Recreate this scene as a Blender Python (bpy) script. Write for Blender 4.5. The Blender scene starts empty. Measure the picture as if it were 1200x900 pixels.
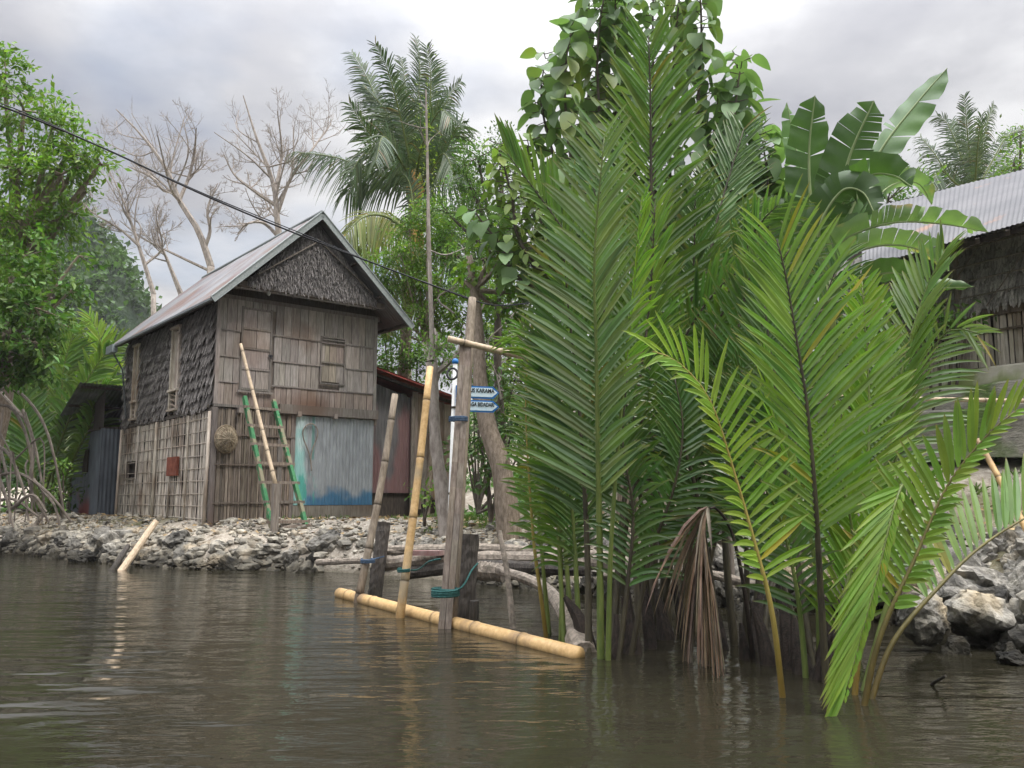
import bpy, bmesh, math, random
import numpy as np
from mathutils import Vector, noise as mnoise
random.seed(7); RNG = np.random.default_rng(7)
sc = bpy.context.scene
COL = sc.collection
rad = math.radians

# ---------------------------------------------------------------- camera, light, exposure
CAMZ = 1.15; FPX = 1000.0; PITCH = math.atan(133.0 / FPX)
cam_d = bpy.data.cameras.new('camera'); cam_d.sensor_width = 36; cam_d.lens = 36 * FPX / 1200
cam_d.clip_start = .05; cam_d.clip_end = 2000
cam = bpy.data.objects.new('camera', cam_d); COL.objects.link(cam)
cam.location = (0, 0, CAMZ); cam.rotation_euler = (math.pi / 2 + PITCH, 0, 0)
sc.camera = cam
HAZE = .0004
SUN_EL, SUN_AZ = rad(58), rad(120)          # azimuth clockwise from +Y (north): over the right shoulder
world = bpy.data.worlds.new('World'); sc.world = world; world.use_nodes = True
wn, wl = world.node_tree.nodes, world.node_tree.links
wn.clear()
def N(nodes, t, **kw):
    n = nodes.new(t)
    for k, v in kw.items(): setattr(n, k, v)
    return n
out = N(wn, 'ShaderNodeOutputWorld'); bg = N(wn, 'ShaderNodeBackground')
bg.inputs['Strength'].default_value = .1
sky = N(wn, 'ShaderNodeTexSky', sky_type='NISHITA'); sky.sun_disc = False
sky.sun_elevation = SUN_EL; sky.sun_rotation = SUN_AZ
tc = N(wn, 'ShaderNodeTexCoord'); sep = N(wn, 'ShaderNodeSeparateXYZ')
wl.new(tc.outputs['Generated'], sep.inputs[0])
def wmath(op, a, b=None, clamp=False):
    n = N(wn, 'ShaderNodeMath', operation=op); n.use_clamp = clamp
    for i, v in enumerate((a, b)):
        if v is None: continue
        if isinstance(v, (int, float)): n.inputs[i].default_value = v
        else: wl.new(v, n.inputs[i])
    return n.outputs[0]
zc = wmath('MAXIMUM', sep.outputs[2], 0.0)
den = wmath('ADD', zc, .16)
comb = N(wn, 'ShaderNodeCombineXYZ')
wl.new(wmath('DIVIDE', sep.outputs[0], den), comb.inputs[0])
wl.new(wmath('DIVIDE', sep.outputs[1], den), comb.inputs[1])
def wnoise(scale, detail, rough, off):
    m = N(wn, 'ShaderNodeMapping'); m.inputs['Location'].default_value = off
    m.inputs['Scale'].default_value = (1, 1.0, 1)
    wl.new(comb.outputs[0], m.inputs['Vector'])
    n = N(wn, 'ShaderNodeTexNoise'); n.inputs['Scale'].default_value = scale
    n.inputs['Detail'].default_value = detail; n.inputs['Roughness'].default_value = rough
    wl.new(m.outputs[0], n.inputs['Vector']); return n.outputs['Fac']
def wramp(fac, stops):
    r = N(wn, 'ShaderNodeValToRGB'); e = r.color_ramp.elements
    while len(e) < len(stops): e.new(.5)
    for el, (p, c) in zip(e, stops): el.position = p; el.color = (*c, 1)
    wl.new(fac, r.inputs[0]); return r.outputs[0]
clouds = wramp(wnoise(1.15, 7, .55, (3.1, 1.7, 0)), [(.33, (2.9, 2.95, 3.3)), (.46, (4.0, 4.03, 4.25)), (.58, (6.0, 6.0, 6.1))])
cover = wramp(wnoise(.55, 5, .55, (-2.4, 4.3, 0)), [(.56, (1, 1, 1)), (.70, (.2, .2, .2))])
mixn = N(wn, 'ShaderNodeMix', data_type='RGBA')
wl.new(cover, mixn.inputs['Factor']); wl.new(sky.outputs[0], mixn.inputs['A']); wl.new(clouds, mixn.inputs['B'])
# an overcast deck is about three times brighter overhead than near the horizon
grad = wmath('ADD', .84, wmath('MULTIPLY', wmath('POWER', zc, 4.4), 11.0))
mul = N(wn, 'ShaderNodeVectorMath', operation='SCALE')
wl.new(mixn.outputs['Result'], mul.inputs[0]); wl.new(grad, mul.inputs['Scale'])
wl.new(mul.outputs[0], bg.inputs['Color']); wl.new(bg.outputs[0], out.inputs[0])
sd = bpy.data.lights.new('sun', 'SUN'); sd.energy = 1.5; sd.angle = rad(11); sd.color = (1, .95, .86)
so = bpy.data.objects.new('sun', sd); COL.objects.link(so)
sdir = Vector((math.sin(SUN_AZ) * math.cos(SUN_EL), math.cos(SUN_AZ) * math.cos(SUN_EL), math.sin(SUN_EL)))
so.rotation_euler = sdir.to_track_quat('Z', 'Y').to_euler(); so.location = (20, -20, 40)
sc.view_settings.view_transform = 'Standard'; sc.view_settings.look = 'None'
sc.view_settings.exposure = 0.62; sc.view_settings.gamma = 1; sc.view_settings.use_curve_mapping = False

# ---------------------------------------------------------------- geometry helpers
def A(*v): return np.array(v, float)
CAM = A(0, 0, CAMZ)
Fw = A(0, math.cos(PITCH), math.sin(PITCH)); Up = A(0, -math.sin(PITCH), math.cos(PITCH))
def ray(px, py):
    return Fw + (px - 600) / FPX * A(1, 0, 0) - (py - 450) / FPX * Up
def P(px, py, Y):            # the real point at distance Y north whose view direction is (px, py)
    d = ray(px, py); return CAM + d * (Y / d[1])
def G(px, py, z=0.0):
    d = ray(px, py); return CAM + d * ((z - CAMZ) / d[2])
def hit(px, py, p0, n):
    d = ray(px, py); return CAM + d * (np.dot(p0 - CAM, n) / np.dot(d, n))
def nz(v):
    v = np.asarray(v, float); l = np.linalg.norm(v, axis=-1, keepdims=True)
    return v / np.maximum(l, 1e-9)

class MB:
    def __init__(s): s.V = []; s.C = []; s.F = {}; s.n = 0
    def add(s, v, f, col=None, along=None):
        v = np.asarray(v, float).reshape(-1, 3); k = len(v)
        c = np.ones((k, 4)); c[:, 3] = 0
        if col is not None: c[:, :3] = np.asarray(col, float).reshape(-1, 3) if np.ndim(col) > 1 else np.asarray(col, float)
        if along is not None: c[:, 3] = along
        s.V.append(v); s.C.append(c)
        for fa in f:
            fa = np.asarray(fa, np.int64)
            if fa.ndim == 1: fa = fa[None]
            s.F.setdefault(fa.shape[1], []).append(fa + s.n)
        s.n += k
    def build(s, name, mat, parent=None, loc=None, smooth=False):
        V = np.concatenate(s.V); C = np.concatenate(s.C)
        if parent is not None:
            o_ = A(0, 0, 0); p = parent
            while p is not None: o_ = o_ + A(*p.location); p = p.parent
            V = V - o_
        elif loc is not None: V = V - np.asarray(loc, float)
        me = bpy.data.meshes.new(name)
        polys = [(k, np.concatenate(a)) for k, a in s.F.items()]
        tot = sum(len(a) for k, a in polys); lt = np.concatenate([np.full(len(a), k) for k, a in polys])
        li = np.concatenate([a.ravel() for k, a in polys])
        me.vertices.add(len(V)); me.vertices.foreach_set('co', V.astype(np.float32).ravel())
        me.loops.add(len(li)); me.loops.foreach_set('vertex_index', li.astype(np.int32))
        me.polygons.add(tot)
        me.polygons.foreach_set('loop_start', np.concatenate([[0], np.cumsum(lt)[:-1]]).astype(np.int32))
        me.polygons.foreach_set('loop_total', lt.astype(np.int32))
        me.polygons.foreach_set('use_smooth', np.full(tot, bool(smooth)))
        at = me.color_attributes.new('col', 'FLOAT_COLOR', 'POINT')
        at.data.foreach_set('color', C.astype(np.float32).ravel())
        me.materials.append(mat); me.update(calc_edges=True); me.validate()
        o = bpy.data.objects.new(name, me); COL.objects.link(o)
        if parent is not None: o.parent = parent
        elif loc is not None: o.location = tuple(float(q) for q in loc)
        return o
def tag(o, label=None, cat=None, group=None, kind=None):
    if label: o['label'] = label
    if cat: o['category'] = cat
    if group: o['group'] = group
    if kind: o['kind'] = kind
    return o
def empty(name, loc, label, cat, group=None):
    o = bpy.data.objects.new(name, None); COL.objects.link(o); o.location = tuple(float(q) for q in loc)
    o.empty_display_size = .1
    return tag(o, label, cat, group)

def spline(pts, n=24):
    pts = np.asarray(pts, float)
    if len(pts) == 2: return pts[0] + np.linspace(0, 1, n)[:, None] * (pts[1] - pts[0])
    Q = np.vstack([2 * pts[0] - pts[1], pts, 2 * pts[-1] - pts[-2]])
    dl = np.linalg.norm(np.diff(pts, axis=0), axis=1); cs = np.concatenate([[0], np.cumsum(dl)])
    t = np.linspace(0, cs[-1], n); out = []
    for x in t:
        i = min(np.searchsorted(cs, x, side='right') - 1, len(pts) - 2); u = (x - cs[i]) / max(dl[i], 1e-9)
        a, b, c, d = Q[i], Q[i + 1], Q[i + 2], Q[i + 3]
        out.append(.5 * ((2 * b) + (-a + c) * u + (2 * a - 5 * b + 4 * c - d) * u * u + (-a + 3 * b - 3 * c + d) * u ** 3))
    return np.array(out)
def tangents(p):
    return nz(np.gradient(p, axis=0))
def tube(mb, pts, r, sides=8, col=None, jitter=0, cap=True, along=None):
    p = np.asarray(pts, float); n = len(p)
    r = np.interp(np.linspace(0, 1, n), np.linspace(0, 1, len(r)), r) if np.ndim(r) else np.full(n, float(r))
    T = tangents(p); ref = A(0, 0, 1) if abs(T[0][2]) < .9 else A(1, 0, 0)
    u = nz(np.cross(T[0], ref)); V = []
    for i in range(n):
        u = nz(u - T[i] * np.dot(u, T[i])); w = np.cross(T[i], u)
        a = np.linspace(0, 2 * np.pi, sides, endpoint=False)
        rr = r[i] * (1 + (RNG.uniform(-jitter, jitter, sides) if jitter else 0))
        V.append(p[i] + (np.cos(a) * rr)[:, None] * u + (np.sin(a) * rr)[:, None] * w)
    V = np.concatenate(V); i, j = np.meshgrid(np.arange(n - 1), np.arange(sides), indexing='ij')
    i = i.ravel(); j = j.ravel(); k = (j + 1) % sides
    F = [np.stack([i * sides + j, i * sides + k, (i + 1) * sides + k, (i + 1) * sides + j], 1)]
    if cap: F += [np.arange(sides)[::-1].copy(), (n - 1) * sides + np.arange(sides)]
    mb.add(V, F, col, along)
def box(mb, c, ax, col=None):       # ax: three half-axis vectors
    c = np.asarray(c, float); a, b, d = [np.asarray(q, float) for q in ax]
    V = [c + i * a + j * b + k * d for i in (-1, 1) for j in (-1, 1) for k in (-1, 1)]
    mb.add(V, [[[0, 1, 3, 2], [4, 6, 7, 5], [0, 4, 5, 1], [2, 3, 7, 6], [0, 2, 6, 4], [1, 5, 7, 3]]], col)
def beam(mb, p0, p1, w, t, up=(0, 0, 1), col=None):
    p0 = np.asarray(p0, float); p1 = np.asarray(p1, float); d = nz(p1 - p0)
    s = np.cross(d, up); s = nz(s) if np.linalg.norm(s) > 1e-3 else A(1, 0, 0); q = np.cross(s, d)
    box(mb, (p0 + p1) / 2, ((p1 - p0) / 2, s * w / 2, q * t / 2), col)
def bamboo(mb, pts, r, node=.32, sides=12, col=None, flare=1.10):
    p = spline(pts, 80); L = np.concatenate([[0], np.cumsum(np.linalg.norm(np.diff(p, axis=0), axis=1))])
    ks = np.arange(node * .4, L[-1], node); samp = [0, L[-1]]
    for k in ks: samp += [k - .05, k - .012, k - .004, k + .004, k + .012, k + .05]
    samp = np.unique(np.clip(samp, 0, L[-1]))
    q = np.stack([np.interp(samp, L, p[:, i]) for i in range(3)], 1)
    rv_ = np.atleast_1d(r); rr = np.interp(samp, np.linspace(0, L[-1], max(len(rv_), 2)), rv_ if len(rv_) > 1 else (rv_[0], rv_[0])); cc = np.ones((len(samp), 3)) * (col if col is not None else 1)
    for k in ks:
        d = abs(samp - k); rr = np.where(d < .006, rr * .97, np.where(d < .02, rr * flare, rr))
        cc[d < .006] *= .35; cc[(d >= .006) & (d < .02)] *= .75
    n = len(q); T = tangents(q); u = nz(np.cross(T[0], A(.3, .2, 1) if abs(T[0][2]) < .9 else A(1, 0, 0))); V = []
    for i in range(n):
        u = nz(u - T[i] * np.dot(u, T[i])); w = np.cross(T[i], u); a = np.linspace(0, 2 * np.pi, sides, endpoint=False)
        V.append(q[i] + rr[i] * (np.cos(a)[:, None] * u + np.sin(a)[:, None] * w))
    i, j = np.meshgrid(np.arange(n - 1), np.arange(sides), indexing='ij'); i = i.ravel(); j = j.ravel(); k = (j + 1) % sides
    mb.add(np.concatenate(V), [np.stack([i * sides + j, i * sides + k, (i + 1) * sides + k, (i + 1) * sides + j], 1),
           np.arange(sides)[::-1].copy(), (n - 1) * sides + np.arange(sides)], np.repeat(cc, sides, 0))

# leaf templates: (along, side, up) + faces
def strip_tpl(rows, widths, fold=.25, curl=0.0):
    V = []
    for a, w in zip(rows, widths):
        for s_ in (-1, 0, 1): V.append((a, s_ * w / 2, abs(s_) * fold * w / 2 - curl * a * a))
    F = []
    for i in range(len(rows) - 1):
        for j in (0, 1): F.append((i * 3 + j, i * 3 + j + 1, i * 3 + 4 + j, i * 3 + 3 + j))
    return np.array(V), np.array(F)
LANCE = strip_tpl([0, .12, .35, .6, .82, .94, 1], [.3, .8, 1, .92, .6, .3, .03], .45)
OVATE = strip_tpl([0, .12, .35, .6, .85, 1], [.1, .75, 1, .8, .35, .02], .28, .12)
DIAM = (np.array([(0, 0, 0), (.45, -.5, .12), (1, 0, -.08), (.45, .5, .12)], float), np.array([(0, 1, 2), (0, 2, 3)]))
def leaves(mb, pos, d, n, L, W, tpl, col, droop=None):
    pos = np.asarray(pos, float); k = len(pos); d = nz(d); s = nz(np.cross(n, d)); n = np.cross(d, s)
    tv, tf = tpl; m = len(tv); L = np.broadcast_to(L, (k,)); W = np.broadcast_to(W, (k,))
    V = (pos[:, None] + d[:, None] * (tv[None, :, 0:1] * L[:, None, None]) + s[:, None] * (tv[None, :, 1:2] * W[:, None, None])
         + n[:, None] * (tv[None, :, 2:3] * W[:, None, None]))
    if droop is not None:
        dr = np.broadcast_to(droop, (k,)); V[:, :, 2] -= dr[:, None] * L[:, None] * tv[None, :, 0] ** 2
    F = (tf[None] + (np.arange(k) * m)[:, None, None]).reshape(-1, tf.shape[1])
    c = np.asarray(col, float); c = np.broadcast_to(c, (k, 3)) if c.ndim == 1 else c
    mb.add(V.reshape(-1, 3), [F], np.repeat(c, m, 0), np.tile(tv[:, 0], k))

# ---------------------------------------------------------------- materials
MATS = {}
def M(name, c1, c2=None, nscale=6, scale=(1, 1, 1), rough=.8, bump=.3, bdist=.01, transl=0, metal=0, detail=6,
      c3=None, c3scale=1.2, c3pos=(.5, .65), spec=.3, tipcol=None, wet=None, bscale=None, randobj=0, coord='pos'):
    if name in MATS: return MATS[name]
    m = bpy.data.materials.new(name); m.use_nodes = True; MATS[name] = m
    nd, lk = m.node_tree.nodes, m.node_tree.links; nd.clear()
    o = N(nd, 'ShaderNodeOutputMaterial'); b = N(nd, 'ShaderNodeBsdfPrincipled')
    b.inputs['Roughness'].default_value = rough; b.inputs['Metallic'].default_value = metal
    b.inputs['Specular IOR Level'].default_value = spec
    if coord == 'pos': vec = N(nd, 'ShaderNodeNewGeometry').outputs['Position']
    else: vec = N(nd, 'ShaderNodeTexCoord').outputs['Object']
    mp = N(nd, 'ShaderNodeMapping'); mp.inputs['Scale'].default_value = scale; lk.new(vec, mp.inputs[0])
    no = N(nd, 'ShaderNodeTexNoise'); no.inputs['Scale'].default_value = nscale; no.inputs['Detail'].default_value = detail
    no.inputs['Roughness'].default_value = .62; lk.new(mp.outputs[0], no.inputs[0])
    def ramp(f, p0, p1):
        r = N(nd, 'ShaderNodeMapRange'); r.inputs[1].default_value = p0; r.inputs[2].default_value = p1; lk.new(f, r.inputs[0]); return r.outputs[0]
    def mix(f, a, bb, bt='MIX'):
        x = N(nd, 'ShaderNodeMix', data_type='RGBA'); x.blend_type = bt
        if isinstance(f, float): x.inputs['Factor'].default_value = f
        else: lk.new(f, x.inputs['Factor'])
        for key, v in (('A', a), ('B', bb)):
            if isinstance(v, tuple): x.inputs[key].default_value = (*v, 1)
            else: lk.new(v, x.inputs[key])
        return x.outputs['Result']
    col = mix(ramp(no.outputs[0], .36, .64), c1, c2 or c1)
    if c3:
        n3 = N(nd, 'ShaderNodeTexNoise'); n3.inputs['Scale'].default_value = c3scale; n3.inputs['Detail'].default_value = 5
        lk.new(vec, n3.inputs[0]); col = mix(ramp(n3.outputs[0], *c3pos), col, c3)
    at = N(nd, 'ShaderNodeAttribute'); at.attribute_name = 'col'
    col = mix(1.0, col, at.outputs['Color'], 'MULTIPLY')
    if tipcol:
        mm = N(nd, 'ShaderNodeMath', operation='POWER'); mm.inputs[1].default_value = 14; lk.new(at.outputs['Alpha'], mm.inputs[0])
        col = mix(mm.outputs[0], col, tipcol)
    if randobj:
        oi = N(nd, 'ShaderNodeObjectInfo'); r = N(nd, 'ShaderNodeMapRange'); lk.new(oi.outputs['Random'], r.inputs[0])
        r.inputs[3].default_value = 1 - randobj; r.inputs[4].default_value = 1 + randobj
        sc_ = N(nd, 'ShaderNodeVectorMath', operation='SCALE'); lk.new(col, sc_.inputs[0]); lk.new(r.outputs[0], sc_.inputs['Scale']); col = sc_.outputs[0]
    if wet is not None:                      # water line stain: algae and damp below this height
        g = N(nd, 'ShaderNodeNewGeometry'); sx = N(nd, 'ShaderNodeSeparateXYZ'); lk.new(g.outputs['Position'], sx.inputs[0])
        nn = N(nd, 'ShaderNodeTexNoise'); nn.inputs['Scale'].default_value = 2.5; lk.new(g.outputs['Position'], nn.inputs[0])
        ad = N(nd, 'ShaderNodeMath', operation='MULTIPLY_ADD'); ad.inputs[1].default_value = .3; lk.new(nn.outputs[0], ad.inputs[0]); lk.new(sx.outputs[2], ad.inputs[2])
        f = ramp(ad.outputs[0], wet[0] + .15, wet[1] + .15)
        dk = mix(1.0, col, wet[2], 'MULTIPLY'); col = mix(f, dk, col)
    lk.new(col, b.inputs['Base Color'])
    if bump:
        nb = N(nd, 'ShaderNodeTexNoise'); nb.inputs['Scale'].default_value = bscale or nscale * 2.2; nb.inputs['Detail'].default_value = 7
        nb.inputs['Roughness'].default_value = .65; lk.new(mp.outputs[0], nb.inputs[0])
        bu = N(nd, 'ShaderNodeBump'); bu.inputs['Strength'].default_value = bump; bu.inputs['Distance'].default_value = bdist
        lk.new(nb.outputs[0], bu.inputs['Height']); lk.new(bu.outputs[0], b.inputs['Normal'])
    if transl:
        tr = N(nd, 'ShaderNodeBsdfTranslucent'); tcol = mix(1.0, col, (1.5, 1.75, .7), 'MULTIPLY'); lk.new(tcol, tr.inputs[0])
        ms = N(nd, 'ShaderNodeMixShader'); ms.inputs[0].default_value = transl
        lk.new(b.outputs[0], ms.inputs[1]); lk.new(tr.outputs[0], ms.inputs[2]); lk.new(ms.outputs[0], o.inputs[0])
    else: lk.new(b.outputs[0], o.inputs[0])
    return m
TIP = (.20, .15, .07)
m_nipa = M('nipa_green', (.078, .142, .030), (.125, .205, .052), 3, rough=.36, bump=0, transl=.3, tipcol=TIP, spec=.62)
m_nipa_dk = M('nipa_dark', (.050, .100, .030), (.082, .150, .045), 3, rough=.36, bump=0, transl=.25, tipcol=TIP, spec=.62)
m_nipa_blue = M('nipa_bluegreen', (.120, .185, .075), (.17, .245, .105), 3, rough=.36, bump=0, transl=.22, tipcol=TIP, spec=.62)
m_lime = M('nipa_lime', (.125, .225, .028), (.185, .305, .05), 3, rough=.45, bump=0, transl=.4, tipcol=TIP)
m_olive = M('nipa_olive', (.115, .19, .028), (.17, .26, .045), 3, rough=.45, bump=0, transl=.35, tipcol=TIP)
m_deadleaf = M('dead_leaf', (.14, .10, .075), (.25, .19, .14), 8, rough=.85, bump=.3, transl=.1)
m_stalk_dk = M('stalk_dark', (.035, .030, .020), (.07, .06, .035), 6, (6, 6, 1), rough=.55, bump=.3)
m_stalk_gn = M('stalk_green', (.075, .11, .025), (.13, .16, .04), 5, (6, 6, 1), rough=.5, bump=.2)
m_stalk_yl = M('stalk_yellow', (.20, .17, .035), (.28, .22, .06), 5, (6, 6, 1), rough=.5, bump=.2, wet=(.1, .7, (.55, .45, .3)))
m_sheath = M('old_sheath', (.009, .007, .005), (.040, .028, .021), 7, (8, 8, 1.2), rough=.85, bump=.8, bdist=.02)
m_wood = M('weathered_wood', (.14, .115, .095), (.27, .235, .20), 5, (9, 9, .9), rough=.9, bump=.7, bdist=.008)
m_board = M('house_boards', (.19, .172, .158), (.34, .315, .295), 5, (10, 10, .8), rough=.9, bump=.6, bdist=.006, c3=(.16, .11, .085), c3scale=.8, c3pos=(.52, .72))
m_darkwood = M('dark_wood', (.030, .024, .02), (.07, .055, .045), 5, (9, 9, 1), rough=.9, bump=.7)
m_pale = M('pale_bamboo_slats', (.36, .32, .27), (.56, .52, .46), 4, (10, 10, 1), rough=.85, bump=.5, c3=(.24, .185, .14), c3scale=1.1, c3pos=(.5, .7))
m_thatch = M('old_thatch', (.10, .09, .083), (.23, .21, .195), 9, (4, 4, 2), rough=.95, bump=.8)
m_gable = M('gable_thatch', (.085, .078, .075), (.20, .185, .178), 9, (4, 4, 2), rough=.95, bump=.8)
m_roof = M('zinc_roof', (.155, .157, .165), (.215, .215, .22), 1.4, (1, 1, 1), rough=.6, bump=.1, metal=.05, c3=(.155, .115, .10), c3scale=.9, c3pos=(.50, .66))
m_roof2 = M('zinc_roof_clean', (.125, .125, .13), (.165, .162, .165), 1.2, rough=.8, bump=.1, metal=.0, c3=(.28, .17, .12), c3scale=1.1, c3pos=(.64, .72))
m_fascia = M('fascia_paint', (.21, .24, .235), (.30, .32, .315), 6, (5, 5, 5), rough=.7, bump=.3)
m_corr = M('painted_zinc', (.85, .85, .85), (1, 1, 1), 5, (3, 3, .7), rough=.55, bump=.1, metal=.15)
m_rustroof = M('rust_red', (.15, .035, .028), (.24, .07, .055), 5, rough=.7, bump=.2)
m_green = M('green_paint', (.035, .15, .06), (.07, .22, .10), 5, (6, 6, 2), rough=.8, bump=.5, c3=(.22, .20, .13), c3scale=5, c3pos=(.5, .56))
m_bamboo = M('yellow_bamboo', (.46, .29, .12), (.62, .42, .20), 5, (5, 5, 5), rough=.45, bump=.2, c3=(.27, .18, .10), c3scale=3.5, c3pos=(.52, .68))
m_bamboo_w = M('yellow_bamboo_wet', (.46, .29, .12), (.62, .42, .20), 5, (5, 5, 5), rough=.45, bump=.25, c3=(.34, .27, .17), c3scale=2.2, wet=(.02, .30, (.45, .42, .36)))
m_bamboo_gr = M('grey_bamboo', (.17, .135, .10), (.30, .25, .19), 6, (7, 7, 1.5), rough=.75, bump=.5, wet=(.05, .5, (.5, .45, .4)))
m_bamboo_pale = M('pale_bamboo_pole', (.40, .30, .20), (.55, .44, .31), 6, (7, 7, 2), rough=.6, bump=.3)
m_pile = M('wet_pile', (.035, .030, .026), (.095, .082, .07), 7, (7, 7, 1.2), rough=.75, bump=.8, bdist=.02, wet=(.05, .35, (.5, .5, .45)))
m_driftlog = M('driftwood', (.14, .12, .095), (.33, .28, .23), 5, (4, 4, 4), rough=.9, bump=.7, bdist=.02)
m_bark = M('bark', (.14, .11, .08), (.27, .22, .17), 6, (5, 5, 1.5), rough=.95, bump=.8, bdist=.02)
m_barkpale = M('bark_pale', (.20, .17, .145), (.36, .32, .28), 4, (4, 4, 1.5), rough=.95, bump=.6)
m_barkdark = M('bark_dark', (.055, .045, .035), (.12, .10, .08), 5, (5, 5, 1.5), rough=.95, bump=.6)
m_rock = M('limestone', (.075, .072, .066), (.31, .29, .25), 5, rough=.95, bump=1.0, bdist=.05, c3=(.33, .27, .18), c3scale=1.7, c3pos=(.56, .7), wet=(.12, .40, (.15, .145, .125)), bscale=9, randobj=.42)
m_rockst = M('limestone_rubble', (.10, .095, .085), (.33, .30, .25), 7, rough=.95, bump=.8, bdist=.03, c3=(.3, .24, .17), c3scale=1.7, c3pos=(.56, .7), wet=(.02, .34, (.25, .24, .21)))
m_ground = M('bank_earth', (.27, .23, .18), (.46, .41, .34), 9, rough=.98, bump=1, bdist=.05, c3=(.13, .12, .06), c3scale=.35, c3pos=(.5, .62), wet=(.0, .25, (.3, .3, .27)))
m_hill = M('hill_green', (.018, .035, .018), (.04, .065, .03), .4, rough=1, bump=1, bdist=1)
m_leafA = M('leaf_mid', (.060, .125, .028), (.10, .19, .045), .8, rough=.5, bump=0, transl=.3)
m_leafB = M('leaf_fresh', (.085, .165, .030), (.14, .24, .05), .8, rough=.5, bump=0, transl=.35)
m_leafC = M('leaf_deep', (.042, .085, .025), (.075, .135, .038), .8, rough=.5, bump=0, transl=.25)
m_teak = M('teak_leaf', (.10, .165, .072), (.15, .225, .10), .9, rough=.5, bump=.2, transl=.25, c3=(.15, .19, .045), c3scale=.9, c3pos=(.55, .68))
m_coco = M('coconut_leaf', (.055, .085, .045), (.08, .125, .06), .8, rough=.45, bump=0, transl=.2, spec=.5)
m_cocoy = M('coconut_leaf_yellow', (.13, .16, .055), (.2, .22, .08), .8, rough=.45, bump=0, transl=.3)
m_banana = M('banana_leaf', (.052, .105, .030), (.085, .155, .048), 2, rough=.4, bump=.15, transl=.3, spec=.5)
m_bananab = M('banana_leaf_pale', (.12, .20, .085), (.19, .27, .12), 2, rough=.4, bump=.15, transl=.3, c3=(.33, .27, .12), c3scale=3, c3pos=(.6, .7))
m_rope = M('green_rope', (.015, .07, .065), (.03, .11, .10), 60, rough=.8, bump=.5)
m_ropeb = M('blue_rope', (.04, .07, .12), (.07, .11, .17), 60, rough=.8, bump=.5)
m_white = M('white_paint', (.46, .47, .46), (.58, .58, .56), 9, rough=.5, bump=.1)
m_blue = M('sign_blue', (.015, .13, .38), (.03, .17, .45), 9, rough=.5, bump=0)
m_black = M('dark_rubber', (.02, .02, .022), (.04, .04, .045), 12, rough=.7, bump=.3)
m_cable = M('cable_black', (.012, .012, .014), rough=.5, bump=0)
m_stone = M('terrace_stone', (.19, .18, .155), (.36, .34, .29), 5, (1, 1, 3), rough=.95, bump=1, bdist=.03, c3=(.10, .15, .045), c3scale=1.3, c3pos=(.5, .6))
m_moss = M('mossy_plaster', (.36, .34, .28), (.48, .45, .37), 3, (1, 1, 2), rough=.95, bump=.5, c3=(.20, .24, .09), c3scale=1.6, c3pos=(.42, .6))
m_basket = M('basket_weave', (.17, .14, .10), (.33, .28, .21), 10, rough=.9, bump=.4)
m_rust = M('rust', (.14, .05, .03), (.25, .10, .06), 8, rough=.9, bump=.5)
m_dry = M('dry_leaf', (.20, .14, .07), (.36, .26, .14), 5, rough=.9, bump=.2)
m_grass = M('ground_weeds', (.06, .11, .025), (.12, .17, .045), 2, rough=.7, bump=0, transl=.3)

# ---------------------------------------------------------------- terrain, water
SH = [G(-900, 628), G(-300, 636), G(0, 647), G(80, 655), G(150, 662), G(245, 668), G(330, 668), G(400, 671), G(470, 676),
      G(560, 684), G(640, 692), G(720, 700), G(800, 708), G(900, 716), G(1000, 724), G(1070, 733), G(1150, 748), G(1200, 768)]
SHX = np.array([p[0] for p in SH] + [5.0, 7, 12, 40, 90]); SHY = np.array([p[1] for p in SH] + [5.7, 4.4, 2.8, -4, -20])
SHX = np.concatenate([[-300], SHX]); SHY = np.concatenate([[70], SHY])
SHX[1] = min(SHX[1], -28)
def shore_d(x, y):
    x = np.atleast_1d(np.asarray(x, float)); y = np.atleast_1d(np.asarray(y, float)); best = np.full(x.shape, 1e9)
    for i in range(len(SHX) - 1):
        ax, ay, bx, by = SHX[i], SHY[i], SHX[i + 1], SHY[i + 1]; dx, dy = bx - ax, by - ay
        t = np.clip(((x - ax) * dx + (y - ay) * dy) / (dx * dx + dy * dy), 0, 1)
        best = np.minimum(best, np.hypot(x - ax - t * dx, y - ay - t * dy))
    return np.where(y > np.interp(x, SHX, SHY), best, -best)
def sstep(a, b, v): t = np.clip((v - a) / (b - a), 0, 1); return t * t * (3 - 2 * t)
def ground_z(x, y):
    x = np.atleast_1d(np.asarray(x, float)); y = np.atleast_1d(np.asarray(y, float)); d = shore_d(x, y)
    right = sstep(-.8, 3.0, x)
    B = (.52 + .20 * sstep(.55, 1.5, d)) * (1 - right) + .80 * right
    z = np.where(d < 0, np.maximum(-1.4, d * .55) - .05, B * sstep(-.05, .62 + .75 * right, d) ** .8)
    z = z + right * .9 * sstep(1.5, 4.5, d) + right * sstep(4.5, 6.5, d) * .8
    z = z + (1 - right) * .9 * sstep(5, 12, d) * sstep(-4, -1, x)
    z = z + sstep(9, 22, d) * 3.6 * sstep(-9, -3, x) + 2.0 * sstep(22, 60, d)
    return z
def gz(x, y): return float(ground_z(x, y)[0])
def axis_grid(lo, hi, fine_lo, fine_hi, step):
    f = np.arange(fine_lo, fine_hi, step); a = fine_lo - np.geomspace(step, fine_lo - lo, 24)[::-1]; b = fine_hi + np.geomspace(step, hi - fine_hi, 24)
    return np.concatenate([a, f, b])
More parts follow.
